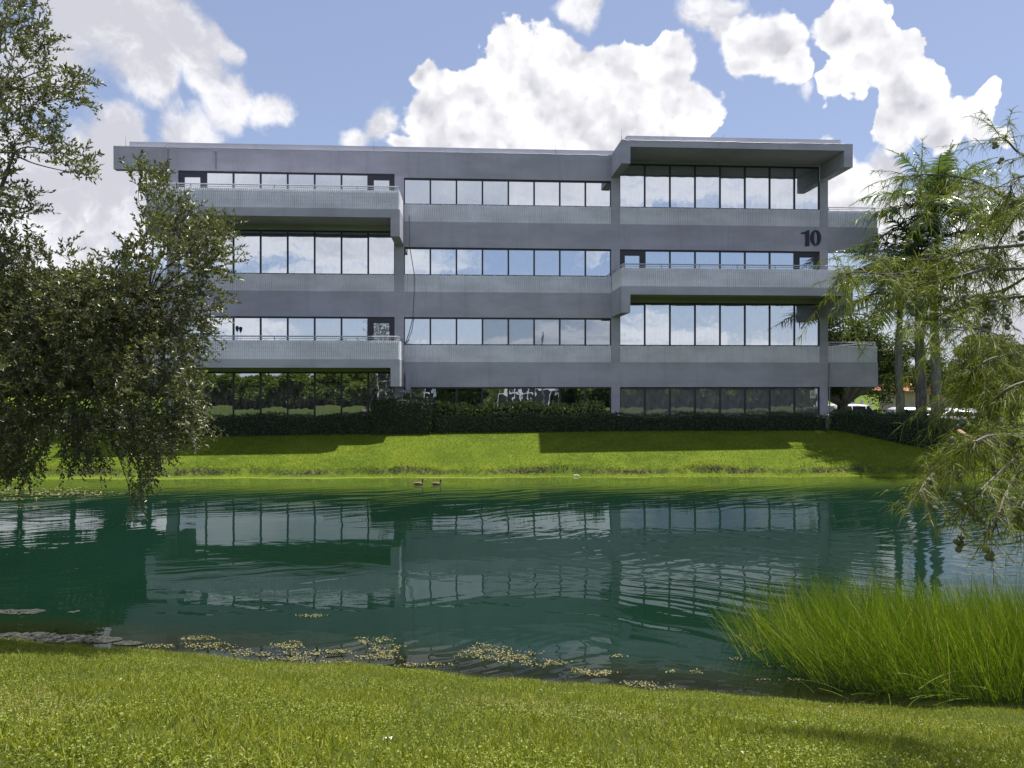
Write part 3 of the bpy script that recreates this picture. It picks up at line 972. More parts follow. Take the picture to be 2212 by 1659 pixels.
foliage_shell('hedge', (-19.5, 38.85), (-7.3, 39.75), 1.0, .78, m_hedge, 330, .085, 'long dark clipped hedge under the left bay of the building, left of the square bush', 'hedge')
foliage_shell('hedge', (-4.1, 39.95), (16.9, 41.25), 1.0, .78, m_hedge, 330, .085, 'long dark clipped hedge under the middle and right bays, right of the square bush', 'hedge')
foliage_shell('bush', (-7.25, 39.6), (-4.2, 39.8), 1.25, 1.62, m_hedge, 420, .075, 'tall square dark bush standing between the two clipped hedges at the left bay column', 'bush', top_wave=.07)
foliage_shell('shrub_row', (-4.0, 41.05), (5.0, 41.62), .62, 1.22, m_shrub, 150, .17, 'row of broad leaved shrubs with leaves coloured as sunlit behind the hedge under the middle bay windows', 'shrub', jitter=.14, top_wave=.09)
foliage_shell('hedge', (16.98, 41.15), (19.6, 39.0), 1.6, 1.0, m_hedge, 330, .085, 'dark hedge with a sunlit top beside the right corner column, leading to the palms', 'hedge')
foliage_shell('hedge', (19.5, 38.9), (22.9, 36.9), 1.9, 1.22, m_hedge, 330, .085, 'dark hedge mound wrapping the feet of the three palms', 'hedge')

# ------------------------------------------------------------------ grass
def blades(name, x, y, h, wdt, mat, label, seg=2, lean=.5, cat='grass', tip_share=.02, mask=None):
    n = len(x); z = ground_z(x, y)
    base = np.stack([x, y, z - .005], 1)
    d = np.stack([rng.normal(0, lean, n), rng.normal(0, lean, n), np.ones(n)], 1)
    v_, q, t_ = ribbon_geo(base, d, h, wdt, seg, rng.uniform(.0, .6, n))
    patch = .5 + .25 * np.sin(x * 1.1 + .6 * y) + .25 * np.sin(x * .47 - y * 1.7 + 1)
    tn = np.clip(rng.random(n) ** 1.25 * .8 + patch * .15, 0, .89)
    tn = np.where(rng.random(n) < tip_share, .99, tn)
    brown = (np.sin(x * .83 + 1.3) * np.sin(y * 1.21 + x * .4) + .5 * np.sin(x * 2.9 + y * 2.1)) > .95
    tn = np.where(brown & (rng.random(n) < .30), .99, tn)
    o = link(name, np_mesh(name, v_, q, t_, tint=np.repeat(tn, 2 * seg + 1)), mat)
    return tag(o, label, cat, kind='stuff')


N = 250000
d_ = 2.6 + rng.random(N) ** 1.0 * 10.6
x_ = (rng.random(N) * 2 - 1) * (d_ * .70 + .9)
ok = (shore_near(x_) - d_ > .02)
d_, x_ = d_[ok], x_[ok]
tall = .5 + .5 * np.sin(x_ * 2.3 + d_ * 1.1) * np.sin(d_ * 3.1 - x_)
hh = rng.uniform(.025, .065, len(x_)) * (1 + .8 * tall * (rng.random(len(x_)) < .3)) * np.interp(d_, [2.6, 9], [1.05, 1.0])
blades('grass', x_, d_, hh, rng.uniform(.004, .0075, len(x_)), m_blade, 'short mown green grass with taller blades on the near bank', seg=2, lean=.65)
N = 26000
d_ = 2.6 + rng.random(N) * 10.4; x_ = (rng.random(N) * 2 - 1) * (d_ * .70 + .9)
ok = (shore_near(x_) - d_ > .0); d_, x_ = d_[ok], x_[ok]
blades('long_grass', x_, d_, rng.uniform(.07, .14, len(x_)), rng.uniform(.004, .007, len(x_)), m_blade, 'scattered longer grass blades standing out of the near lawn', seg=3, lean=.3)
N = 150000
d_ = 2.6 + rng.random(N) * 10.4; x_ = (rng.random(N) * 2 - 1) * (d_ * .70 + .9)
ok = (shore_near(x_) - d_ > -.03); d_, x_ = d_[ok], x_[ok]; n = len(x_)
pn = np.sin(x_ * 1.9 + 1) * np.sin(d_ * 2.3 + x_) + rng.normal(0, .5, n)
ok = pn > .25; x_, d_ = x_[ok], d_[ok]; n = len(x_)
base = np.stack([x_, d_, ground_z(x_, d_) + rng.uniform(.012, .042, n)], 1)
dd = rand_dirs(n, .35)
v_, q = leaves_geo(base, dd, rng.uniform(.010, .020, n), rng.uniform(.006, .012, n), nrm=unit(rand_dirs(n) * 1.3 + np.array([0, 0, 1.0])))
tag(link('ground_cover', np_mesh('ground_cover', v_, q, tint=np.repeat(np.clip(rng.random(n), 0, 1), 6)), m_leaflet), 'pale green ground cover leaflets growing through the near lawn', 'ground cover', kind='stuff')

N = 190000
y_ = 34.6 + rng.random(N) ** 1.0 * 6.4
x_ = rng.uniform(-27, 28, N)
tt = y_ - shore_far(x_)
ok = ((tt > .88) & (y_ < 40.8 + .06 * x_)) | ((tt > -.1) & (tt < .66) & (rng.random(N) < .8))
x_, y_, tt = x_[ok], y_[ok], tt[ok]
n = len(x_)
z = ground_z(x_, y_); z = np.where(tt < .2, np.maximum(z, .0), z)
base = np.stack([x_, y_, z - .01], 1)
d = np.stack([rng.normal(0, .5, n), rng.normal(0, .5, n), np.ones(n)], 1)
edge = np.exp(-np.abs(tt - .92) / .12)
v_, q, t_ = ribbon_geo(base, d, rng.uniform(.05, .10, n) * (1 + edge), rng.uniform(.016, .034, n), 1, rng.uniform(0, .5, n))
patch = .5 + .25 * np.sin(x_ * .5 + .6 * y_) + .25 * np.sin(x_ * 1.3 - y_ * 1.1 + 1)
tn = np.clip(rng.random(n) ** 1.2 * .85 + patch * .15 + .35 * (tt < .7), 0, 1)
tag(link('far_grass', np_mesh('far_grass', v_, None, t_, tint=np.repeat(tn, 3)), m_blade_far), 'bright mown grass on the far bank in front of the hedges', 'grass', kind='stuff')
# dry roots and stems along the undercut of the far bank
N = 9000
x_ = rng.uniform(-27, 28, N); tt = rng.normal(.76, .09, N); y_ = shore_far(x_) + tt
base = np.stack([x_, y_, ground_z(x_, y_)], 1)
d = np.stack([rng.normal(0, .8, N), -.6 + rng.normal(0, .3, N), rng.normal(.1, .6, N)], 1)
v_, q, t_ = ribbon_geo(base, d, rng.uniform(.06, .16, N), rng.uniform(.010, .020, N), 2, .6)
m_root = mat_leaf('bank roots', (.035, .035, .018), (.17, .15, .08), .8, .1, .2)
tag(link('bank_roots', np_mesh('bank_roots', v_, q, t_, tint=np.repeat(rng.random(N), 5)), m_root), 'brown roots and dry stems along the undercut edge of the far bank', 'roots', kind='stuff')

# white flower specks and clover heads near the camera
n = 16
d_ = rng.uniform(3.4, 8.5, n); x_ = (rng.random(n) * 2 - 1) * d_ * .6
base = np.stack([x_, d_, ground_z(x_, d_) + .05], 1); base = np.repeat(base, 5, 0)
v_, q = leaves_geo(base, rand_dirs(n * 5, .5), .012, .008)
tag(link('flowers', np_mesh('flowers', v_, q, tint=np.full(n * 30, .5)), mat_plain('white petals', (.75, .75, .70), .6)), 'tiny white flowers dotted through the near lawn', 'flowers', kind='stuff')

# ------------------------------------------------------------------ reeds
def reeds():
    root = thing('reed_clump', 'dense clump of tall green reeds leaning left at the right edge of the pond', 'reeds', (6.2, 11.8, 0))
    N = 13500
    x = rng.uniform(3.75, 11.5, N); y = rng.uniform(10.1, 14.6, N)
    fx = np.interp(x, [3.2, 3.9, 4.6, 6.0, 11.5], [12.7, 12.0, 11.0, 10.55, 10.3]); bxk = np.interp(x, [3.2, 4.2, 5.5, 8, 11.5], [13.2, 14.0, 14.3, 14.4, 14.6])
    dn = np.interp(x, [3.5, 4.1, 4.6, 11.5], [.10, .30, 1, 1])
    ok = (y > fx) & (y < bxk) & (rng.random(N) < dn)
    x, y = x[ok], y[ok]; n = len(x)
    z = np.minimum(ground_z(x, y), 0) * .5
    L = rng.uniform(1.0, 1.75, n) * np.interp(x, [3.2, 4.2, 5.5], [.62, .85, 1.0])
    lean = -.24 + .18 * np.sin(x * 1.3 + y) + rng.normal(0, .24, n)
    front = np.clip((fx[ok] + .9 - y) / .9, 0, 1)
    lean = lean - .30 * front * (rng.random(n) < .5) * np.interp(x, [3.2, 6, 8], [1, .9, .3])
    d = np.stack([lean, rng.normal(-.05, .20, n), np.ones(n)], 1)
    cv = np.stack([np.full(n, -.8), np.zeros(n), np.full(n, -.35)], 1)
    v_, q, t_ = ribbon_geo(np.stack([x, y, z], 1), d, L, rng.uniform(.008, .013, n), 5, np.clip(rng.normal(.06, .10, n), 0, .5), curve=cv)
    tn = np.clip(rng.random(n) ** 1.3 * .75 + .2 * (.5 + .5 * np.sin(x * 2 + y * 3)), 0, .89); tn = np.where(rng.random(n) < .09, 1.0, tn)
    v_ = v_ - np.array([6.2, 11.8, 0])
    o = link('reed_stems', np_mesh('reed_stems', v_, q, t_, tint=np.repeat(tn, 11)), m_reed, root); o['kind'] = 'stuff'
    n = 60
    x = rng.uniform(4.2, 9, n); y = rng.uniform(10.25, 11.0, n)
    a = rng.uniform(0, 6.28, n)
    v_, q, t_ = ribbon_geo(np.stack([x - 6.2, y - 11.8, rng.uniform(.02, .25, n)], 1), np.stack([np.cos(a), np.sin(a) * .4, rng.normal(.15, .3, n)], 1), rng.uniform(.4, .9, n), .009, 4, .3)
    o = link('broken_stems', np_mesh('broken_stems', v_, q, t_, tint=np.repeat(rng.uniform(.6, 1, n), 9)), m_reed, root); o['kind'] = 'stuff'


reeds()

# ------------------------------------------------------------------ floating algae and lily pads
def floaters(name, patches, size, mat, label, cat, dens, zt=.012, flat=.25):
    pts = []
    for X, Y, rx, ry in patches:
        d = EYE * F / (Y - 820); cx = (X - 1106) / F * d
        wx_ = rx / F * d; wy_ = ry * d * d / (EYE * F)
        n = int(max(20, dens * math.pi * wx_ * wy_))
        a = rng.uniform(0, 6.28, n); r = np.sqrt(rng.random(n))
        rr = 1 + .28 * np.sin(a * 3 + X) + .18 * np.sin(a * 7 + Y)
        pts.append(np.stack([cx + wx_ * r * rr * np.cos(a), d + wy_ * r * rr * np.sin(a), rng.uniform(.003, zt, n)], 1))
    pts = np.concatenate(pts); n = len(pts)
    hole = np.sin(pts[:, 0] * 9 + 1) * np.sin(pts[:, 1] * 11 + pts[:, 0] * 4) + rng.normal(0, .35, n)
    pts = pts[hole > -.45]; n = len(pts)
    v_, q = leaves_geo(pts, rand_dirs(n, flat), size * rng.uniform(.6, 1.4, n), size * .7 * rng.uniform(.6, 1.3, n), fold=.1, nrm=unit(rand_dirs(n) * flat + np.array([0, 0, 1.0])))
    return tag(link(name, np_mesh(name, v_, q, tint=np.repeat(rng.random(n), 6)), mat), label, cat, kind='stuff')


alg = [(805, 1384, 36, 7), (835, 1405, 34, 12), (820, 1420, 50, 6), (1045, 1402, 44, 10), (1080, 1418, 80, 12), (1170, 1432, 50, 8), (1130, 1420, 12, 3),
       (1265, 1452, 45, 6), (1295, 1456, 40, 5), (1335, 1419, 16, 3), (1390, 1480, 50, 6), (1430, 1486, 50, 5), (1450, 1452, 10, 3), (1505, 1452, 12, 3),
       (620, 1395, 40, 8), (660, 1410, 60, 6), (730, 1410, 30, 5), (430, 1380, 35, 5), (440, 1395, 50, 6), (500, 1404, 40, 5), (345, 1398, 40, 5), (560, 1414, 60, 5),
       (678, 1331, 30, 3), (640, 1424, 60, 5), (720, 1432, 60, 5), (920, 1437, 60, 4), (1590, 1425, 14, 3), (1635, 1404, 22, 4), (1600, 1375, 14, 3), (1680, 1440, 30, 3), (1690, 1470, 40, 3)]
floaters('floating_algae', alg, .030, m_algae, 'pale brown algae mats floating along the near shore', 'algae', 1500, .02, .5)
floaters('far_algae', [(60, 1062, 150, 9), (170, 1068, 120, 5), (20, 1078, 60, 4), (60, 1097, 40, 2)], .09, m_algae, 'brown algae film floating at the far left of the pond', 'algae', 60, .012, .2)
lp = [(40, 1322, 55, 5), (160, 1322, 8, 2), (60, 1375, 60, 8), (140, 1380, 60, 8), (210, 1383, 50, 6), (280, 1390, 30, 4), (30, 1392, 60, 6)]
pts = []
for X, Y, rx, ry in lp:
    d = EYE * F / (Y - 820); cx = (X - 1106) / F * d
    for _ in range(int(rx * ry / 3.2)):
        a = random.uniform(0, 6.28); r = math.sqrt(random.random())
        pts.append((cx + rx / F * d * r * math.cos(a), d + ry * d * d / (EYE * F) * r * math.sin(a), random.uniform(.004, .012), random.uniform(.028, .055)))
vs, qs, ts, tn = [], [], [], []
for x, y, z, r in pts:
    b = len(vs); vs.append((x, y, z)); a0 = random.uniform(0, 6.28)
    for i in range(11):
        a = a0 + i * (2 * math.pi - .35) / 10; vs.append((x + r * math.cos(a), y + r * math.sin(a), z + random.uniform(0, .006)))
    for i in range(10): ts.append((b, b + 1 + i, b + 2 + i))
    tn += [random.random() * .9] * 12
tag(link('lily_pads', np_mesh('lily_pads', vs, None, ts, tint=tn), m_lily), 'small round lily pads floating at the near left edge of the pond', 'lily pads', kind='stuff')

# ------------------------------------------------------------------ trees
def limb(mb, a, b, r0, r1, bend=.15, seg=7, n=7, rnd=random):
    a = Vector(a); b = Vector(b); L = (b - a).length
    o1 = Vector((rnd.uniform(-1, 1), rnd.uniform(-1, 1), rnd.uniform(-.3, 1))) * bend * L
    pts = []
    for i in range(n):
        t_ = i / (n - 1)
        pts.append(a.lerp(b, t_) + o1 * (4 * t_ * (1 - t_)) * .5)
    mb.tube(pts, r0, seg, r1)
    return pts


def leafy_tree(name, loc, label, crowns, trunk_r, mat, leaf, nleaf, group=None, lean=(0, 0), trunks=1, gap=.25, clumps=60):
    """crowns: (dx, dy, z, rx, ry, rz) ellipsoids above the foot of the tree"""
    root = thing(name, label, 'tree', loc, 0, group)
    mb = MB(); cz = min(c[2] - c[5] * .3 for c in crowns)
    fork = Vector((lean[0], lean[1], cz * .55))
    mb.tube([(0, 0, -.2), tuple(fork * .5), tuple(fork)], trunk_r * 1.15, 8, trunk_r * .8)
    P_ = []; D_ = []; T_ = []
    rnd = random.Random(int(loc[0] * 13 + loc[1] * 7))
    tot = sum(c[3] * c[5] for c in crowns)
    for c in crowns:
        cc = Vector(c[:3])
        limb(mb, fork, cc, trunk_r * .6, trunk_r * .18, .12, 6, 6, rnd)
        k_ = max(6, int(clumps * c[3] * c[5] / tot))
        for _ in range(k_):
            u_ = Vector((rnd.gauss(0, 1), rnd.gauss(0, 1), rnd.gauss(0, 1))).normalized() * (rnd.random() ** .4)
            cp = cc + Vector((u_.x * c[3], u_.y * c[4], u_.z * c[5]))
            mb.tube([cc.lerp(cp, .15), cc.lerp(cp, .6) + Vector((0, 0, .1)), cp], trunk_r * .13, 4, trunk_r * .04)
            m_ = int(nleaf / clumps); cr = rnd.uniform(.22, .42) * min(c[3], c[5])
            a = rand_dirs(m_) * (rng.random((m_, 1)) ** .5) * cr * np.array([1.25, 1.25, .8])
            P_.append(np.array(cp) + a); D_.append(unit(a + rand_dirs(m_) * cr * .7)); T_.append(np.full(m_, rnd.random() * .35) + rng.random(m_) * .5)
    mb.build('trunk', m_bark, root)
    P_ = np.concatenate(P_); D_ = np.concatenate(D_); T_ = np.concatenate(T_); n = len(P_)
    v_, q = leaves_geo(P_, D_, leaf * rng.uniform(.7, 1.3, n), leaf * .5, .2, droop=.2)
    link('crown', np_mesh('crown', v_, q, tint=np.repeat(np.clip(T_, 0, .89), 6)), mat, root)
    return root


def gz(x, y): return float(ground_z(x, y))


# row of trees to the left of the building (seen through the oak and mirrored in the pond)
tl = [(-20.3, 43.0, 7.8, 2.3), (-23.4, 41.0, 8.6, 2.6), (-27.2, 42.5, 9.2, 3.0), (-31.5, 41.5, 9.6, 3.2), (-36.5, 43.0, 10.0, 3.6), (-42, 42, 10.0, 4)]
lab = ['dark broadleaf tree nearest to the left end of the building', 'dark broadleaf tree second from the left end of the building',
       'dark broadleaf tree third from the left end of the building', 'dark broadleaf tree fourth from the left end of the building', 'dark broadleaf tree fifth from the left end of the building', 'dark broadleaf tree farthest left of the building']
for (x, y, h, r), lb in zip(tl, lab):
    leafy_tree('broadleaf_tree', (x, y, gz(x, y)), lb, [(0, 0, h * .60, r, r * .8, h * .28), (-.8, .3, h * .80, r * .8, r * .7, h * .2), (1.3, -.3, h * .48, r * .8, r * .7, h * .22), (-1.6, 0, h * .46, r * .8, r * .7, h * .22)],
               .16, m_bgtree, .34, 22000, 'trees left of the building', clumps=90)
foliage_shell('hedge', (-34, 41.0), (-19.7, 40.2), 1.2, 1.1, m_hedge, 200, .10, 'dark hedge left of the building, under the row of broadleaf trees', 'hedge')
# big dark tree behind the palms
leafy_tree('dark_tree', (21.5, 50.0, gz(21.5, 50)), 'wide dark oak with low forking limbs behind the side balconies and palms',
           [(0, 0, 5.4, 3.4, 3, 2.2), (-2.6, 0, 4.2, 2.2, 2, 1.6), (2.6, 0, 4.6, 2.6, 2, 2.0), (4.6, .5, 3.4, 2.0, 2, 1.4), (.5, 0, 7.4, 2.4, 2, 1.6), (-3.2, -.5, 2.9, 1.6, 1.6, .8), (0, -1, 3.3, 3.4, 1.4, 1.0)],
           .42, m_bgtree, .19, 20000, clumps=110)
bgt = [(33.5, 56.0, 6.8, 3.4, m_bglight, 'low yellowish green tree behind the parked cars right of the palms'),
       (39.0, 60.0, 7.6, 4.2, m_bgtree, 'rounded mid green tree beyond the lawn at the right edge'),
       (29.0, 66.0, 8.6, 4.2, m_bgtree, 'darker tree behind the road sign and palm trunks'),
       (45.5, 55.0, 7.0, 4.0, m_bglight, 'light green tree at the far right, mostly behind cypress branches')]
for x, y, h, r, mm, lb in bgt:
    leafy_tree('background_tree', (x, y, gz(x, y)), lb, [(0, 0, h * .55, r, r, h * .30), (r * .5, 0, h * .42, r * .7, r * .7, h * .25), (-r * .5, .3, h * .48, r * .7, r * .7, h * .25), (0, 0, h * .78, r * .6, r * .6, h * .2)],
               .2, mm, .20, 12000, 'trees beyond the parking lot')
# distant belt of trees that closes the horizon
n = 60000
x_ = np.concatenate([rng.uniform(-200, 260, n)]); y_ = 150 + rng.uniform(-4, 6, n) + .05 * x_
hgt = 4.2 + 1.6 * np.sin(x_ * .09) + 1.2 * np.sin(x_ * .27 + 1) + .8 * np.sin(x_ * .71)
base = np.stack([x_, y_, 1 + np.abs(hgt) * rng.random(n)], 1)
v_, q = leaves_geo(base, rand_dirs(n), rng.uniform(.6, 1.2, n), rng.uniform(.5, .9, n))
tag(link('distant_woods', np_mesh('distant_woods', v_, q, tint=np.repeat(rng.random(n) * .8, 6)), m_bgtree), 'far line of green trees on the horizon beyond the parking lot', 'woods', kind='stuff')
# trees and a white railed house behind the photographer, mirrored in the lowest windows
m_yard = mat_leaf('yard tree leaf', (.07, .11, .02), (.20, .25, .05), .5, .4, .4)
yard = [(-40, -5, 4.2, 4.2), (-32.5, -5, 4.4, 4.2), (-25, -4.6, 4.2, 4.2), (-17, -5, 4.6, 4.2), (-12.5, -7, 4.2, 3.2), (0.5, -5, 4.8, 3.6), (15, -5, 4.4, 3.6), (22, -5, 4.5, 4.2), (30, -5, 4.3, 4.2), (38, -5, 4.4, 4.2), (-17, -44, 9.6, 2.6)]
yl = ['farthest left of the row', 'second from the left of the row', 'third from the left of the row', 'fourth from the left of the row', 'just left of the left patio screen', 'between the two patio screens',
      'just right of the right patio screen', 'fourth from the right of the row', 'third from the right of the row', 'farthest right of the row', 'taller than the others, mirrored in the second floor windows']
for i, (x, y, h, r) in enumerate(yard):
    leafy_tree('yard_tree', (x, y, gz(x, y)), 'bushy yard tree behind the photographer, ' + yl[i], [(0, 0, h * .5, r, r * .6, h * .46), (r * .6, 0, h * .42, r * .6, 2, h * .38), (-r * .6, 0, h * .42, r * .6, 2, h * .38)],
               .15, m_yard, .36, 13000, 'yard trees behind the photographer', clumps=70)

# ------------------------------------------------------------------ palms
def palm(name, x, y, ztop, rtr, label, nf=15, Lf=3.6, seed=1, group=None, shaft=1.5):
    rnd = random.Random(seed)
    z0 = gz(x, y)
    root = thing(name, label, 'palm tree', (x, y, z0), 0, group)
    H = ztop - z0
    prof = lambda t_: rtr * (1.12 - .25 * t_ + .10 * math.exp(-((t_ - .3) / .2) ** 2)) + (.06 * math.exp(-t_ * 30))
    MB().tube([(0.05 * math.sin(i * .5), 0, H * i / 14 - .1) for i in range(15)], prof, 12).build('trunk', m_ptrunk, root, True)
    MB().tube([(.03, 0, H - .12), (.03, 0, H + shaft * .4), (.03, 0, H + shaft)], rtr * .80, 10, rtr * .3).build('crownshaft', m_shaft, root, True)
    for f in range(nf):
        az = 2.399 * f + rnd.uniform(-.25, .25)
        age = f / nf                        # 0 = newest, upright
        el = R(78) * (1 - age) ** .9 + R(-38) * age ** 1.2 + rnd.uniform(-.1, .1)
        L = Lf * rnd.uniform(.85, 1.1) * (.8 + .3 * min(1, age * 3))
        hd = Vector((math.cos(az), math.sin(az), 0)); d = hd * math.cos(el) + Vector((0, 0, math.sin(el)))
        droop = .16 + .40 * math.sin(math.pi * min(1, age + .15)) * rnd.uniform(.8, 1.2)
        pts = []; n = 12; p = Vector((.03, 0, H + shaft * .85)); 
        for i in range(n + 1):
            pts.append(p.copy()); t_ = i / n
            dd = (d - Vector((0, 0, 1)) * droop * (t_ * 1.9)).normalized(); p = p + dd * (L / n)
        mb = MB(); mb.tube(pts, .032, 4, .006)
        nl = 54; arr = np.array(pts); tt_ = np.linspace(.10, .99, nl); ii = tt_ * n; i0 = np.minimum(ii.astype(int), n - 1); fr = (ii - i0)[:, None]
        base = arr[i0] * (1 - fr) + arr[i0 + 1] * fr; tan = unit(arr[i0 + 1] - arr[i0])
        side = unit(np.cross(tan, np.array([0, 0, 1.0]))); upv = np.cross(side, tan)
        ll = .92 * np.sin(np.clip(tt_ * 1.05 + .12, 0, 1) * math.pi) ** .55 * L / 3.6 + .08
        V, Q, T = [], [], []; off_ = 0
        for s in (-1, 1):
            dv = unit(side * s * .85 + tan * .55 + upv * rng.normal(.10, .25, (nl, 1)))
            v_, q, t3 = ribbon_geo(base, dv, ll, .075, 3, rng.uniform(.25, .65, nl), face=unit(upv + rng.normal(0, .25, (nl, 3))))
            V.append(v_); Q.append(q + off_); T.append(t3 + off_); off_ += len(v_)
        tint = np.repeat(np.clip(rng.random(2 * nl) * .5 + rnd.random() * .3, 0, .89), 7)
        if rnd.random() < .14: tint = np.full(len(tint), .97)
        lf = np_mesh('leaflets', np.concatenate(V), np.concatenate(Q), np.concatenate(T), tint=tint)
        fr_ = mb.build('frond', m_shaft, root)
        lo = link('leaflets', lf, m_palm, fr_); lo['kind'] = 'stuff'
    return root


def px(X, d): return (X - 1106) / F * d
palm('royal_palm', px(1943, 39.9), 39.9, EYE + (820 - 672) / F * 39.9, .185, 'royal palm with the leftmost, thinnest grey trunk, crown over the side balconies', 20, 4.0, 3, 'royal palms beside the building')
palm('royal_palm', px(1988, 40.3), 40.3, EYE + (820 - 600) / F * 40.3, .235, 'royal palm with the middle grey trunk of the three', 22, 4.2, 8, 'royal palms beside the building')
palm('royal_palm', px(2020, 39.5), 39.5, EYE + (820 - 497) / F * 39.5, .205, 'tallest royal palm, rightmost grey trunk, in front of the green road sign', 24, 4.3, 12, 'royal palms beside the building')

# ------------------------------------------------------------------ live oak, foreground left
def twigs_from(anchors, dirs, Lt, nl, leaf, wleaf, mb_tw, up=.3, droop=0.2):
    """each anchor carries a curved twig with leaves all along it"""
    n = len(anchors)
    d = unit(dirs)
    L = Lt * rng.uniform(.6, 1.3, n)
    v_, q, t_ = ribbon_geo(anchors, d, L, .007, 3, droop)
    B, D = [], []
    for k_ in range(nl):
        t_k = (k_ + rng.random(n)) / nl
        c = anchors + d * (L * t_k)[:, None] + np.array([0, 0, -1.0]) * (L * droop * t_k ** 2)[:, None]
        B.append(c); D.append(unit(d * .8 + rand_dirs(n) * .9 + np.array([0, 0, .15])))
    B = np.concatenate(B); D = np.concatenate(D)
    m_ = len(B)
    lv, lq = leaves_geo(B, D, leaf * rng.uniform(.65, 1.25, m_), wleaf * rng.uniform(.7, 1.2, m_), .22)
    return (v_, q, t_), (lv, lq), m_


def oak():
    d0 = 12.0
    root = thing('live_oak', 'live oak with small glossy dark leaves, hanging over the pond at the left edge', 'tree', (-10.6, 12.6, gz(-10.6, 12.9)), 0)
    O = np.array(root.location)
    # X, Y, rx, ry, density (in the picture's terms at about 12 m), each a spray of foliage
    cl = [(-60, 60, 120, 90, 90), (40, 50, 60, 55, 60), (75, 110, 45, 30, 30), (10, 180, 90, 70, 90), (85, 215, 55, 32, 34), (160, 195, 35, 35, 26), (50, 290, 70, 42, 50),
          (120, 335, 45, 22, 20), (155, 372, 32, 20, 14), (170, 340, 18, 20, 8), (-10, 410, 50, 70, 60), (45, 450, 36, 36, 18), (-80, 330, 110, 180, 160), (95, 300, 30, 22, 14),
          (30, 570, 90, 60, 90), (170, 650, 80, 60, 110), (250, 620, 60, 60, 70), (310, 540, 40, 80, 50), (300, 400, 26, 40, 22), (345, 420, 26, 50, 26), (380, 500, 55, 70, 74),
          (430, 540, 50, 60, 64), (460, 500, 36, 28, 22), (440, 610, 46, 60, 50), (490, 565, 18, 26, 6), (330, 640, 80, 90, 140), (230, 700, 110, 100, 200), (90, 700, 130, 110, 240),
          (-60, 640, 120, 200, 260), (380, 730, 50, 80, 76), (420, 700, 36, 40, 26), (455, 660, 20, 16, 5), (330, 800, 80, 80, 120), (200, 830, 100, 70, 160), (60, 850, 110, 80, 190),
          (400, 830, 34, 50, 34), (415, 900, 30, 40, 30), (370, 900, 50, 50, 60), (280, 910, 70, 60, 90), (150, 920, 80, 40, 60), (40, 960, 70, 50, 70), (-50, 900, 90, 130, 130),
          (320, 970, 44, 50, 46), (300, 1020, 26, 40, 22), (280, 1055, 12, 16, 4), (60, 1000, 26, 26, 12), (170, 970, 50, 40, 36), (215, 985, 26, 26, 10), (0, 980, 40, 40, 30),
          (130, 160, 20, 14, 8), (265, 560, 16, 40, 10), (150, 560, 20, 30, 7), (210, 590, 20, 30, 9)]
    A, D = [], []
    mb = MB()
    # trunk and main limbs
    mb.tube([(0, 0, -.3), (.1, -.1, 1.2), (.4, -.2, 2.6)], .34, 10, .26)
    tr = mb.build('trunk', m_bark, root, True)
    mbl = MB()
    hubs = [Vector(P(X, Y, 12.3)) - Vector(O) for X, Y in ((0, 200), (30, 330), (-40, 450), (150, 640), (60, 760), (200, 850), (320, 640))]
    for h_ in hubs: limb(mbl, (.4, -.2, 2.4), h_, .09, .025, .10, 6, 8)
    for X, Y, rx, ry, k_ in cl:
        k_ = int(k_ * (1.6 if k_ > 60 else 1.2))
        dd = 12.0 + random.uniform(-.9, .9)
        c = Vector(P(X, Y, dd)) - Vector(O)
        hb = min(hubs[:3] if (X < 200 and Y < 500) else hubs, key=lambda q_: (q_ - c).length)
        limb(mbl, hb, c, .014, .006, .32, 4, 8)
        a = rng.uniform(0, 6.28, k_); r = np.sqrt(rng.random(k_))
        X_ = X + rx * r * np.cos(a); Y_ = Y + ry * r * np.sin(a); d_ = dd + rng.normal(0, .45, k_)
        pts = np.stack([(X_ - 1106) / F * d_, d_, EYE + (820 - Y_) / F * d_], 1) - O
        outw = unit(pts - np.array(hb) + rand_dirs(k_) * .5)
        A.append(pts); D.append(unit(outw * .8 + rand_dirs(k_) * .55 + np.array([.15, 0, .2 if Y < 900 else -.5])))
        for i in range(0, k_, 5):
            p = Vector(pts[i]); mbl.tube([c, c.lerp(p, .5) + Vector((0, 0, .03)), p], .008, 3, .003)
    mbl.build('limbs', m_bark, root)
    A = np.concatenate(A); D = np.concatenate(D)
    (v_, q, t_), (lv, lq), m_ = twigs_from(A, D, .32, 16, .072, .027, None)
    link('twigs', np_mesh('twigs', v_, q, t_), m_twig, root)['kind'] = 'stuff'
    tint = rng.random(m_) * .75
    hi = (lv[::6][:, 0] + O[0])
    tint = np.where(rng.random(m_) < .03, 1.0, tint)
    link('leaves', np_mesh('leaves', lv, lq, tint=np.repeat(tint, 6)), m_oak, root)['kind'] = 'stuff'


oak()

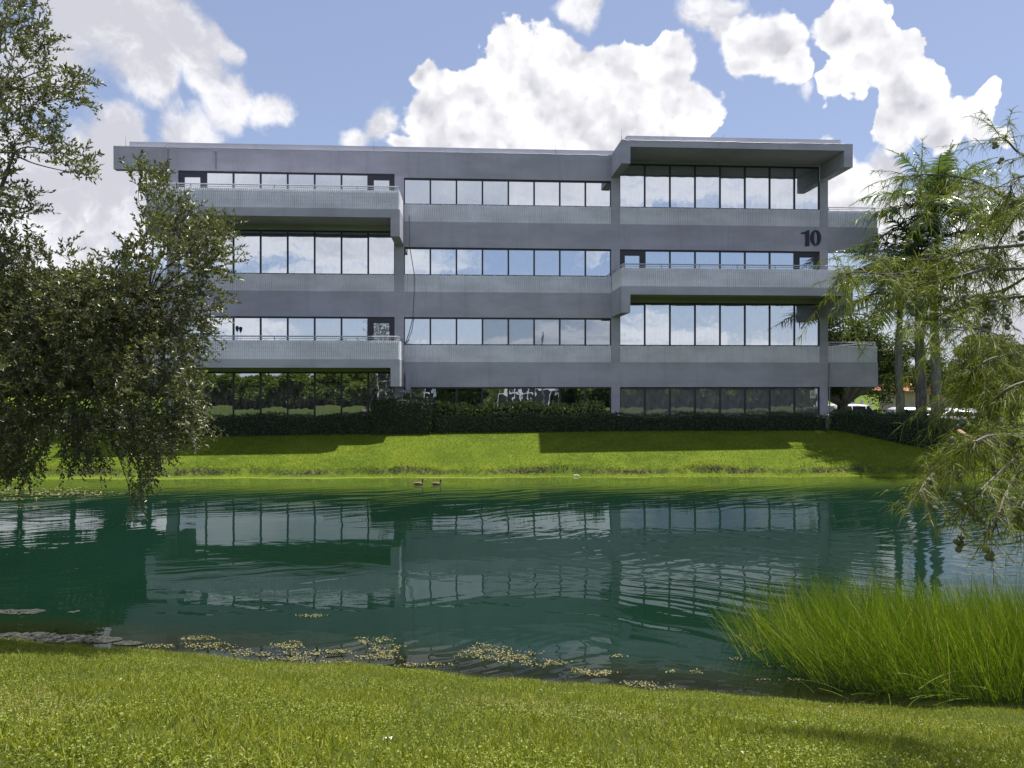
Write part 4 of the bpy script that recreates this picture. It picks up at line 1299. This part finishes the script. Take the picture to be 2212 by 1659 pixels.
# ------------------------------------------------------------------ cypress, foreground right
def cypress():
    bx_, by_ = 7.6, 6.2
    root = thing('bald_cypress', 'bald cypress with drooping feathery twigs and round green cones at the right edge', 'tree', (bx_, by_, gz(bx_, by_)), 0)
    O = Vector(root.location)
    tr = MB().tube([(0, 0, -.3), (0, 0, 2), (.05, 0, 5), (.1, 0, 8)], .24, 10, .08).build('trunk', m_bark, root, True)
    br = [([(2500, 420), (2211, 433), (2132, 403), (2085, 385), (1994, 377), (1930, 392)], 6.4, .45),
          ([(2500, 300), (2290, 330), (2212, 335), (2170, 300), (2140, 300)], 5.6, .25),
          ([(2500, 480), (2211, 528), (2112, 538), (2033, 558), (1978, 562), (1914, 564), (1880, 552)], 6.0, .6),
          ([(2500, 560), (2211, 580), (2136, 578), (2065, 566), (2000, 580), (1930, 592), (1850, 588), (1800, 600)], 5.8, .6),
          ([(2136, 578), (2060, 600), (1978, 618), (1930, 645)], 5.7, .8),
          ([(2500, 620), (2212, 640), (2100, 660), (2000, 690), (1960, 700)], 5.5, 1),
          ([(2300, 540), (2180, 620), (2100, 640), (2050, 640)], 5.9, 1),
          ([(2500, 700), (2211, 746), (2152, 723), (2105, 709), (2053, 707)], 4.9, .8),
          ([(2400, 720), (2212, 760), (2130, 780), (2090, 820), (2078, 850)], 5.0, 1),
          ([(2500, 800), (2240, 820), (2150, 860), (2110, 905), (2080, 925)], 4.8, 1),
          ([(2400, 780), (2280, 800), (2200, 880), (2190, 930)], 4.7, 1),
          ([(2500, 940), (2212, 944), (2177, 944), (2157, 940), (2133, 942), (2103, 957), (2071, 977), (2034, 1006), (2004, 1034), (1986, 1062)], 4.0, 2.0),
          ([(2500, 900), (2212, 962), (2197, 984), (2158, 1021), (2120, 1058), (2091, 1096), (2073, 1140)], 3.9, .9),
          ([(2500, 960), (2230, 1005), (2178, 1058), (2158, 1108), (2140, 1165)], 3.8, .8),
          ([(2400, 980), (2260, 1040), (2215, 1080), (2200, 1120)], 3.9, .8),
          ([(2400, 400), (2212, 380), (2180, 420), (2150, 470)], 6.0, .9),
          ([(2500, 340), (2300, 400), (2220, 440), (2160, 520), (2150, 560)], 5.4, .7)]
    mb = MB(); A, D, L, S = [], [], [], []; cones = []
    for bi, (pl_, d, dens) in enumerate(br):
        pts = [P(X, Y, d + .35 * math.sin(i * 1.3 + bi)) for i, (X, Y) in enumerate(pl_)]
        # smooth the polyline
        fine = []
        for i in range(len(pts) - 1):
            p0 = pts[max(i - 1, 0)]; p1 = pts[i]; p2 = pts[i + 1]; p3 = pts[min(i + 2, len(pts) - 1)]
            for k_ in range(6):
                t_ = k_ / 6
                fine.append(.5 * ((2 * p1) + (p2 - p0) * t_ + (2 * p0 - 5 * p1 + 4 * p2 - p3) * t_ ** 2 + (3 * p1 - p0 - 3 * p2 + p3) * t_ ** 3))
        fine.append(pts[-1])
        mb.tube([tuple(q_ - O) for q_ in fine], .013 * d / 6 * 1.2, 5, .0025)
        # side twigs
        Lb = sum((fine[i + 1] - fine[i]).length for i in range(len(fine) - 1))
        nt_ = int(Lb * (36 if d > 4.5 else 34) * dens)
        for _ in range(nt_):
            i = random.randrange(len(fine) - 1); t_ = random.random()
            p = fine[i].lerp(fine[i + 1], t_); tan = (fine[i + 1] - fine[i]).normalized()
            if (p.x / p.y) > .80: continue
            sd = Vector((random.gauss(0, 1), random.gauss(0, 1), random.gauss(-.15, .6))).normalized()
            dr = (tan * .75 + sd * .85).normalized(); LL = random.uniform(.10, .42) * (d / 6 + .25) * (1 if d > 4.5 else .62)
            tip = p + dr * LL + Vector((0, 0, -.32 * LL)); mid = p.lerp(tip, .5) + Vector((0, 0, .06 * LL))
            mb.tube([tuple(p - O), tuple(mid - O), tuple(tip - O)], .0022, 3, .001)
            nb = int(LL * 95) + 5
            for k_ in range(nb):
                u_ = random.random(); q_ = (p.lerp(mid, u_ * 2) if u_ < .5 else mid.lerp(tip, u_ * 2 - 1)) - O
                v2 = Vector((random.gauss(0, .7), random.gauss(0, .7), random.gauss(-.25, .45))) + dr * .8
                A.append(tuple(q_)); D.append(tuple(v2)); L.append(random.uniform(.05, .125) * (.85 if d > 4.5 else .62)); S.append(d / 5.8)
            if random.random() < (.035 if bi != 11 else .02): cones.append((tip + Vector((0, 0, -.02)), random.choice((1, 2, 3, 4))))
    A = np.array(A); D = np.array(D); L = np.array(L); n = len(A)
    v_, q, t_ = ribbon_geo(A, D, L, rng.uniform(.0036, .0064, n) * np.array(S), 3, rng.uniform(.2, .9, n))
    tn = np.clip(rng.random(n) * .6 + .25 * (.5 + .5 * np.sin(A[:, 0] * 4) * np.sin(A[:, 2] * 5)), 0, .89); tn = np.where(rng.random(n) < .05, 1, tn)
    link('foliage', np_mesh('foliage', v_, q, t_, tint=np.repeat(tn, 7)), m_cyp, root)['kind'] = 'stuff'
    mb.build('branches', m_twig, root)
    # broken, peeled stub
    a, b = P(2112, 960, 4.05) - O, P(2071, 931, 4.2) - O
    MB().tube([tuple(a), tuple(a.lerp(b, .5)), tuple(b)], .016, 7, .012).build('broken_stub', m_peel, root)
    # hanging clusters read off the photograph
    for X, Y, d, k_ in ((2012, 1040, 4.0, 3), (2072, 1072, 3.9, 5), (2073, 1160, 3.9, 5), (2136, 1128, 3.8, 6), (2140, 1188, 3.8, 4), (2160, 1095, 3.8, 4), (2195, 1090, 3.8, 7), (2206, 1125, 3.8, 4),
                        (2150, 650, 5.0, 6), (2100, 648, 5.0, 4), (2130, 690, 4.9, 6), (2175, 680, 4.9, 6), (2085, 640, 5.0, 4), (2165, 345, 5.6, 2), (2150, 310, 5.6, 3), (2190, 430, 5.5, 4), (2205, 500, 5.4, 4),
                        (2040, 640, 5.4, 3), (1968, 655, 5.6, 6), (1990, 645, 5.6, 4), (1930, 600, 5.8, 2), (1905, 625, 5.8, 3), (2000, 505, 6, 4), (2010, 520, 6, 4), (1965, 520, 6, 3), (2020, 548, 6, 3),
                        (2076, 912, 4.5, 4), (2086, 905, 4.5, 3), (2060, 950, 4.4, 5), (2180, 944, 4.0, 4), (2100, 830, 4.9, 4), (2130, 700, 4.9, 4), (2090, 800, 5, 3)):
        cones.append((P(X, Y, d), k_))
    import bmesh
    bm = bmesh.new(); bmesh.ops.create_icosphere(bm, subdivisions=2, radius=.0175)
    for v in bm.verts: v.co *= 1 + .05 * math.sin(v.co.x * 900) * math.sin(v.co.z * 700)
    me = bpy.data.meshes.new('cone'); bm.to_mesh(me); bm.free(); me.materials.append(m_cone)
    me.polygons.foreach_set('use_smooth', [True] * len(me.polygons))
    tot = 0
    for p, k_ in cones:
        if p.x / p.y > .70: continue
        for i in range(k_):
            if tot >= 290: break
            o = bpy.data.objects.new('cone', me); C.objects.link(o); o.parent = root
            o.location = p - O + Vector((random.uniform(-.018, .018), random.uniform(-.016, .016), -.016 * i + random.uniform(-.006, .006)))
            s = random.uniform(.85, 1.15); o.scale = (s, s, s * .95); tot += 1


cypress()

# ------------------------------------------------------------------ ducks
m_duck = mat_plain('brown duck plumage', (.20, .13, .08), .8, var=.35)
m_duckhead = mat_plain('dark duck head', (.035, .040, .025), .6)
m_bill = mat_plain('yellowish bill', (.45, .38, .12), .5)


def duck(x, y, label, s=1.0):
    root = thing('duck', label, 'duck', (x, y, 0), R(4), 'ducks swimming by the far bank')
    prof = [(-.29, .075, .010, .008), (-.24, .065, .035, .025), (-.15, .055, .075, .065), (-.03, .05, .095, .085), (.08, .045, .090, .080), (.15, .045, .060, .058), (.185, .05, .025, .025)]
    vs, fs_ = [], []
    S = 12
    for (px_, cz, rw, rh) in prof:
        for k_ in range(S):
            a = 2 * math.pi * k_ / S; vs.append((px_ * s, rw * math.cos(a) * s, (cz + rh * math.sin(a)) * s))
    for i in range(len(prof) - 1):
        for k_ in range(S): fs_.append((i * S + k_, i * S + (k_ + 1) % S, (i + 1) * S + (k_ + 1) % S, (i + 1) * S + k_))
    fs_ += [tuple(range(S))[::-1], tuple((len(prof) - 1) * S + k_ for k_ in range(S))]
    me = bpy.data.meshes.new('body'); me.from_pydata(vs, [], fs_); link('body', me, m_duck, root, True)
    mb = MB(); mb.tube([(.12 * s, 0, .08 * s), (.155 * s, 0, .15 * s), (.155 * s, 0, .20 * s), (.175 * s, 0, .235 * s), (.205 * s, 0, .235 * s)], lambda t_: (.038 - .02 * t_ + .022 * math.exp(-((t_ - .8) / .16) ** 2)) * s, 9)
    mb.build('head', m_duckhead, root, True)
    MB().tube([(.20 * s, 0, .235 * s), (.25 * s, 0, .225 * s), (.275 * s, 0, .222 * s)], .016 * s, 7, .007 * s).build('bill', m_bill, root, True)
    for sd in (-1, 1):
        v_ = [(.08, sd * .088, .085), (-.05, sd * .100, .10), (-.20, sd * .055, .105), (-.15, sd * .075, .055), (.03, sd * .095, .045)]
        w_ = MB(); w_.v = [(a * s, b * s, c * s) for a, b, c in v_] + [(a * s, b * s * .93, c * s) for a, b, c in v_]
        w_.f = [(0, 1, 2, 3, 4), (9, 8, 7, 6, 5)] + [(i, (i + 1) % 5, 5 + (i + 1) % 5, 5 + i) for i in range(5)]
        w_.build('wing', m_duck, root)


d = EYE * F / (1047.5 - 820)
duck(px(905, d), d, 'brown duck swimming close to the far bank, the left of the pair')
duck(px(944, d), d, 'brown duck swimming close to the far bank, the right of the pair', .93)
tag(MB().tube([(px(1240, 34.9), 34.98, .06), (px(1240, 34.9) + .12, 34.95, .07), (px(1240, 34.9) + .26, 34.97, .05)], .035, 6, .02).build('litter', mat_plain('white litter', (.7, .7, .66), .6)), 'small white scrap of litter lying at the far waterline', 'litter')

# ------------------------------------------------------------------ cars, signs, poles beyond the hedge
m_carw = mat_plain('white car paint', (.55, .56, .58), .25, spec=.6, var=.02)
m_cars = mat_plain('silver car paint', (.50, .52, .56), .25, spec=.6, var=.02)
m_cgl = mat_plain('car glass', (.012, .015, .022), .08, spec=.8)
m_tyre = mat_plain('tyre rubber', (.02, .02, .02), .8)
m_lamp = mat_plain('lamp lens', (.6, .6, .62), .15)
m_red = mat_plain('red lens', (.35, .02, .02), .2)


def car(x, y, rz, label, paint, suv=False):
    root = thing('parked_car', label, 'car', (x, y, gz(x, y) + .0), rz, 'cars parked behind the hedge')
    h = 1.68 if suv else 1.42; L = 4.7
    low = [(-L / 2, .35), (-L / 2, .80), (-L / 2 + .15, .95), (-1.1 if not suv else -2.1, 1.0), (.9, .98), (L / 2 - .25, .82), (L / 2, .62), (L / 2, .35)]
    vs, fs_ = [], []
    def section(poly, ws):
        b = len(vs); n = len(poly)
        for sd in (-1, 1):
            for (px_, pz), w_ in zip(poly, ws): vs.append((px_, sd * w_, pz))
        fs_.append(tuple(b + i for i in range(n))[::-1]); fs_.append(tuple(b + n + i for i in range(n)))
        for i in range(n):
            j = (i + 1) % n; fs_.append((b + i, b + j, b + n + j, b + n + i))
    section(low, [.88, .90, .90, .90, .90, .88, .80, .82])
    rx0 = -2.1 if suv else -1.75
    top = [(rx0, .98), (rx0 + (.22 if suv else .65), h - .10), (rx0 + (.5 if suv else .95), h), (.15, h), (.45, h - .06), (1.25, .97)]
    section(top, [.86, .68, .66, .66, .68, .84])
    me = bpy.data.meshes.new('body'); me.from_pydata(vs, [], fs_); me.update()
    import bmesh
    bm = bmesh.new(); bm.from_mesh(me); bmesh.ops.recalc_face_normals(bm, faces=bm.faces); bmesh.ops.bevel(bm, geom=list(bm.edges), offset=.04, segments=2, affect='EDGES', clamp_overlap=True); bm.to_mesh(me); bm.free()
    link('body', me, paint, root, True)
    for sd in (-1, 1):
        for (a0, a1) in ((rx0 + (.30 if suv else .75), -.72), (-.66, .28), (.34, .98)):
            zt = h - .12
            t_ = lambda z_: .865 - .19 * (z_ - .98) / (h - .1 - .98)
            x1t = min(a1, .62 - .0)
            x0t = a0 + (.05 if a0 < -1 else 0)
            pts = [(a0, 1.02), (a1, 1.02), (x1t if a1 < .5 else .52, zt), (x0t, zt)]
            w_ = MB(); w_.v = [(px_, sd * (t_(pz) + .012), pz) for px_, pz in pts] + [(px_, sd * (t_(pz) - .03), pz) for px_, pz in pts]
            w_.f = [(0, 1, 2, 3), (7, 6, 5, 4)] + [(i, (i + 1) % 4, 4 + (i + 1) % 4, 4 + i) for i in range(4)]
            w_.build('side_window', m_cgl, root)
    for a, b, nm in (((1.22, 1.0), (.50, h - .09), 'windscreen'), ((rx0 + .02, 1.02), (rx0 + (.22 if suv else .62), h - .13), 'rear_window')):
        sx = .03 if nm == 'windscreen' else -.03
        w_ = MB(); w_.v = [(a[0] + sx, -.74, a[1]), (a[0] + sx, .74, a[1]), (b[0] + sx, .60, b[1]), (b[0] + sx, -.60, b[1])]
        w_.v += [(vx - sx * 2, vy, vz) for vx, vy, vz in w_.v]
        w_.f = [(0, 1, 2, 3), (7, 6, 5, 4)] + [(i, (i + 1) % 4, 4 + (i + 1) % 4, 4 + i) for i in range(4)]
        w_.build(nm, m_cgl, root)
    for wx_ in (-1.45, 1.42):
        for sd in (-1, 1):
            o = MB().tube([(wx_, sd * .70, .33), (wx_, sd * .91, .33)], .33, 16).build('wheel', m_tyre, root)
            MB().tube([(wx_, sd * .90, .33), (wx_, sd * .925, .33)], .20, 12).build('rim', m_lamp, o)
    for sd in (-1, 1):
        MB().box(L / 2 - .12, L / 2 + .01, sd * .62 - .16, sd * .62 + .16, .62, .74).build('headlight', m_lamp, root)
        MB().box(-L / 2 - .01, -L / 2 + .1, sd * .66 - .14, sd * .66 + .14, .72, .86).build('tail_light', m_red, root)
        MB().box(.85, 1.0, sd * .95 - .08, sd * .95 + .08, .98, 1.1).build('mirror', paint, root)
    if suv:
        for sd in (-1, 1): MB().tube([(rx0 + .7, sd * .58, h + .005), (rx0 + .8, sd * .58, h + .05), (.05, sd * .58, h + .05), (.2, sd * .58, h + .0)], .018, 5).build('roof_rail', m_frame, root)


def place(X, d): return px(X, d), d
x, y = place(1995, 47.2); car(x, y, R(-8), 'white SUV with roof rails parked behind the hedge between the palm trunks', m_carw, True)
x, y = place(2062, 44.8); car(x, y, R(172), 'silver sedan with a dark windscreen parked right of the rightmost palm', m_cars, False)
x, y = place(1850, 54.0); car(x, y, R(4), 'silver white car with only its curved roof showing behind the hedge left of the palms', m_carw, True)

m_post = mat_plain('galvanised post', (.50, .51, .52), .5)
m_green = mat_plain('green sign face', (.0, .22, .13), .4, var=.03)
m_white = mat_plain('white sign paint', (.75, .76, .76), .5, var=.03)
m_sred = mat_plain('red sign face', (.50, .03, .04), .45, var=.03)


def text(s, size, mat, parent, loc, nm='lettering'):
    cu = bpy.data.curves.new(nm, 'FONT'); cu.body = s; cu.size = size; cu.align_x = 'CENTER'; cu.align_y = 'CENTER'; cu.extrude = .003
    tmp = bpy.data.objects.new(nm, cu); C.objects.link(tmp)
    dg = bpy.context.evaluated_depsgraph_get(); me = bpy.data.meshes.new_from_object(tmp.evaluated_get(dg))
    bpy.data.objects.remove(tmp)
    me.materials.clear()
    o = link(nm, me, mat, parent); o.rotation_euler = (R(90), 0, 0); o.location = loc
    return o


def mid(X, Y, d): return P(X, Y, d)
d = 58.0
c = mid(2021.5, 878, d)
gzz = gz(c.x, c.y)
sg = thing('road_sign', 'green street name sign with white border between the middle and right palm trunks', 'sign', (c.x, c.y, gzz))
hw, hh_ = 18.6 * d / F * 1.0 + .0, 6.3 * d / F
zc = c.z - gzz
MB().box(-hw, hw, -.02, .02, zc - hh_, zc + hh_).build('sign_border', m_white, sg)
MB().box(-hw + .05, hw - .05, -.025, -.0205, zc - hh_ + .04, zc + hh_ - .04).build('sign_face', m_green, sg)
for sx in (-.82, .82): MB().box(sx * hw * .8 - .04, sx * hw * .8 + .04, .021, .09, -.2, zc + hh_ - .03).build('post', m_post, sg)
text('M', .17, m_white, sg, (-hw * .72, -.029, zc + .04)); text('ROAD', .17, m_white, sg, (hw * .62, -.029, zc + .04)); text('Rd.', .12, m_white, sg, (hw * .55, -.029, zc - .12))
c = mid(1998.5, 879, 56.5); gzz = gz(c.x, c.y)
sg = thing('no_entry_sign', 'white square no entry sign with a red disc just left of the green road sign', 'sign', (c.x, c.y, gzz)); zc = c.z - gzz
MB().box(-.27, .27, -.01, .01, zc - .27, zc + .27).build('sign_plate', m_white, sg)
MB().tube([(0, -.011, zc), (0, -.016, zc)], .25, 24).build('red_disc', m_sred, sg)
MB().box(-.18, .18, -.021, -.0165, zc - .035, zc + .035).build('white_bar', m_white, sg)
MB().box(-.03, .03, .011, .05, -.2, zc + .2).build('post', m_post, sg)
for X, Yt, d, wd_, lb in ((1862, 862, 58, .12, 'thick pale post standing behind the hedge left of the palms'), (1880.5, 862, 57, .07, 'thin white post standing behind the hedge next to the leftmost palm')):
    c = mid(X, Yt, d); gzz = gz(c.x, c.y)
    o = MB().tube([(0, 0, -.2), (0, 0, c.z - gzz)], wd_, 10).build('post', m_white); o.location = (c.x, c.y, gzz); o.name = 'roadside_post'
    tag(o, lb, 'post')
c = mid(1810, 874, 62); gzz = gz(c.x, c.y)
sg = thing('parking_sign', 'small white rectangular sign on a post beside the right corner column', 'sign', (c.x, c.y, gzz)); zc = c.z - gzz
MB().box(-.22, .22, -.01, .01, zc - .28, zc + .18).build('sign_plate', m_white, sg); MB().box(-.03, .03, .011, .05, -.2, zc + .1).build('post', m_post, sg)
c = mid(1843, 870, 62); gzz = gz(c.x, c.y)
sg = thing('banner_sign', 'tall narrow white sign panel under the dark oak limb', 'sign', (c.x, c.y, gzz)); zc = c.z - gzz
MB().box(-.17, .17, -.01, .01, zc - .9, zc + .55).build('sign_plate', m_white, sg); MB().box(-.03, .03, .011, .05, -.2, zc + .1).build('post', m_post, sg)
for i in range(3): MB().box(-.08, .08, -.016, -.011, zc + .35 - i * .3, zc + .5 - i * .3).build('dark_mark', m_frame, sg)
# orange roofed low house seen past the road sign
hx, hy = px(2062, 80), 80.0
hs = thing('low_house', 'low beige house with an orange roof edge far behind the road sign', 'house', (hx, hy, gz(hx, hy)))
MB().box(-4, 5, 0, 8, -.3, 2.3).build('wall', mat_stucco('beige stucco', (.38, .33, .25), .1), hs)
MB().prism([(-4.6, 2.3), (5.6, 2.3), (4.2, 3.1), (-3.2, 3.1)], -.6, 8.6).build('roof', mat_plain('orange roof tile', (.42, .17, .09), .8), hs)
for q_ in (-2.6, .2, 3.0): MB().box(q_, q_ + 1.1, -.03, .0, .9, 1.9).build('window', m_cgl, hs)
# two overhead wires
wr = thing('utility_pole', 'wooden utility pole carrying overhead wires, beyond the right edge', 'pole', (48, 70, gz(48, 70)))
MB().tube([(0, 0, -.3), (0, 0, 12)], .16, 10, .11).build('pole', m_bark, wr)
MB().box(-.9, .9, -.05, .05, 11.2, 11.35).build('cross_arm', m_bark, wr)
for k_, (xe, ze) in enumerate((((-.7), 11.4), (.7, 10.9))):
    a = Vector((xe, 0, ze)); b = Vector((-60, 60, 9.2 + k_ * -.5))
    MB().tube([tuple(a.lerp(b, i / 14) - Vector((0, 0, 1.2 * math.sin(math.pi * i / 14)))) for i in range(15)], .02, 4).build('wire', m_cable, wr)

foliage_shell('unseen_hedge', (-45, -8.5), (45, -8.5), 1.5, 3.4, m_yard, 55, .32, 'added unseen hedge behind the photographer, closing sky gaps mirrored in the ground floor windows', 'hedge')  # added out of view to cover sky gaps in the window reflections
# white screened patio frames behind the photographer: the pale lines mirrored in the ground floor glass
m_dwall = mat_stucco('dark house wall', (.045, .05, .065), .1)
for k_, (x0_, lb) in enumerate(((-9.6, 'white framed patio screen behind the photographer, left of the middle yard tree'), (4.6, 'white framed patio screen behind the photographer, right of the middle yard tree'))):
    sc_ = thing('patio_screen', lb, 'patio', (x0_, -3.4, gz(x0_, -3.4)), 0, 'patio screens behind the photographer')
    mb = MB()
    for i in range(8): mb.box(i * .92 - .075, i * .92 + .075, -.05, .05, 0, 4.4)
    mb.box(-.05, 6.5, -.052, .052, 4.4, 4.5); mb.box(-.05, 6.5, -.056, .056, 1.5, 1.72); mb.box(-.05, 3.0, -.054, .054, 2.6, 2.75)
    mb.build('frame', m_white, sc_)
    MB().box(-.2, 6.7, -2.4, -2.2, 0, 4.6).build('house_wall', m_dwall, sc_)
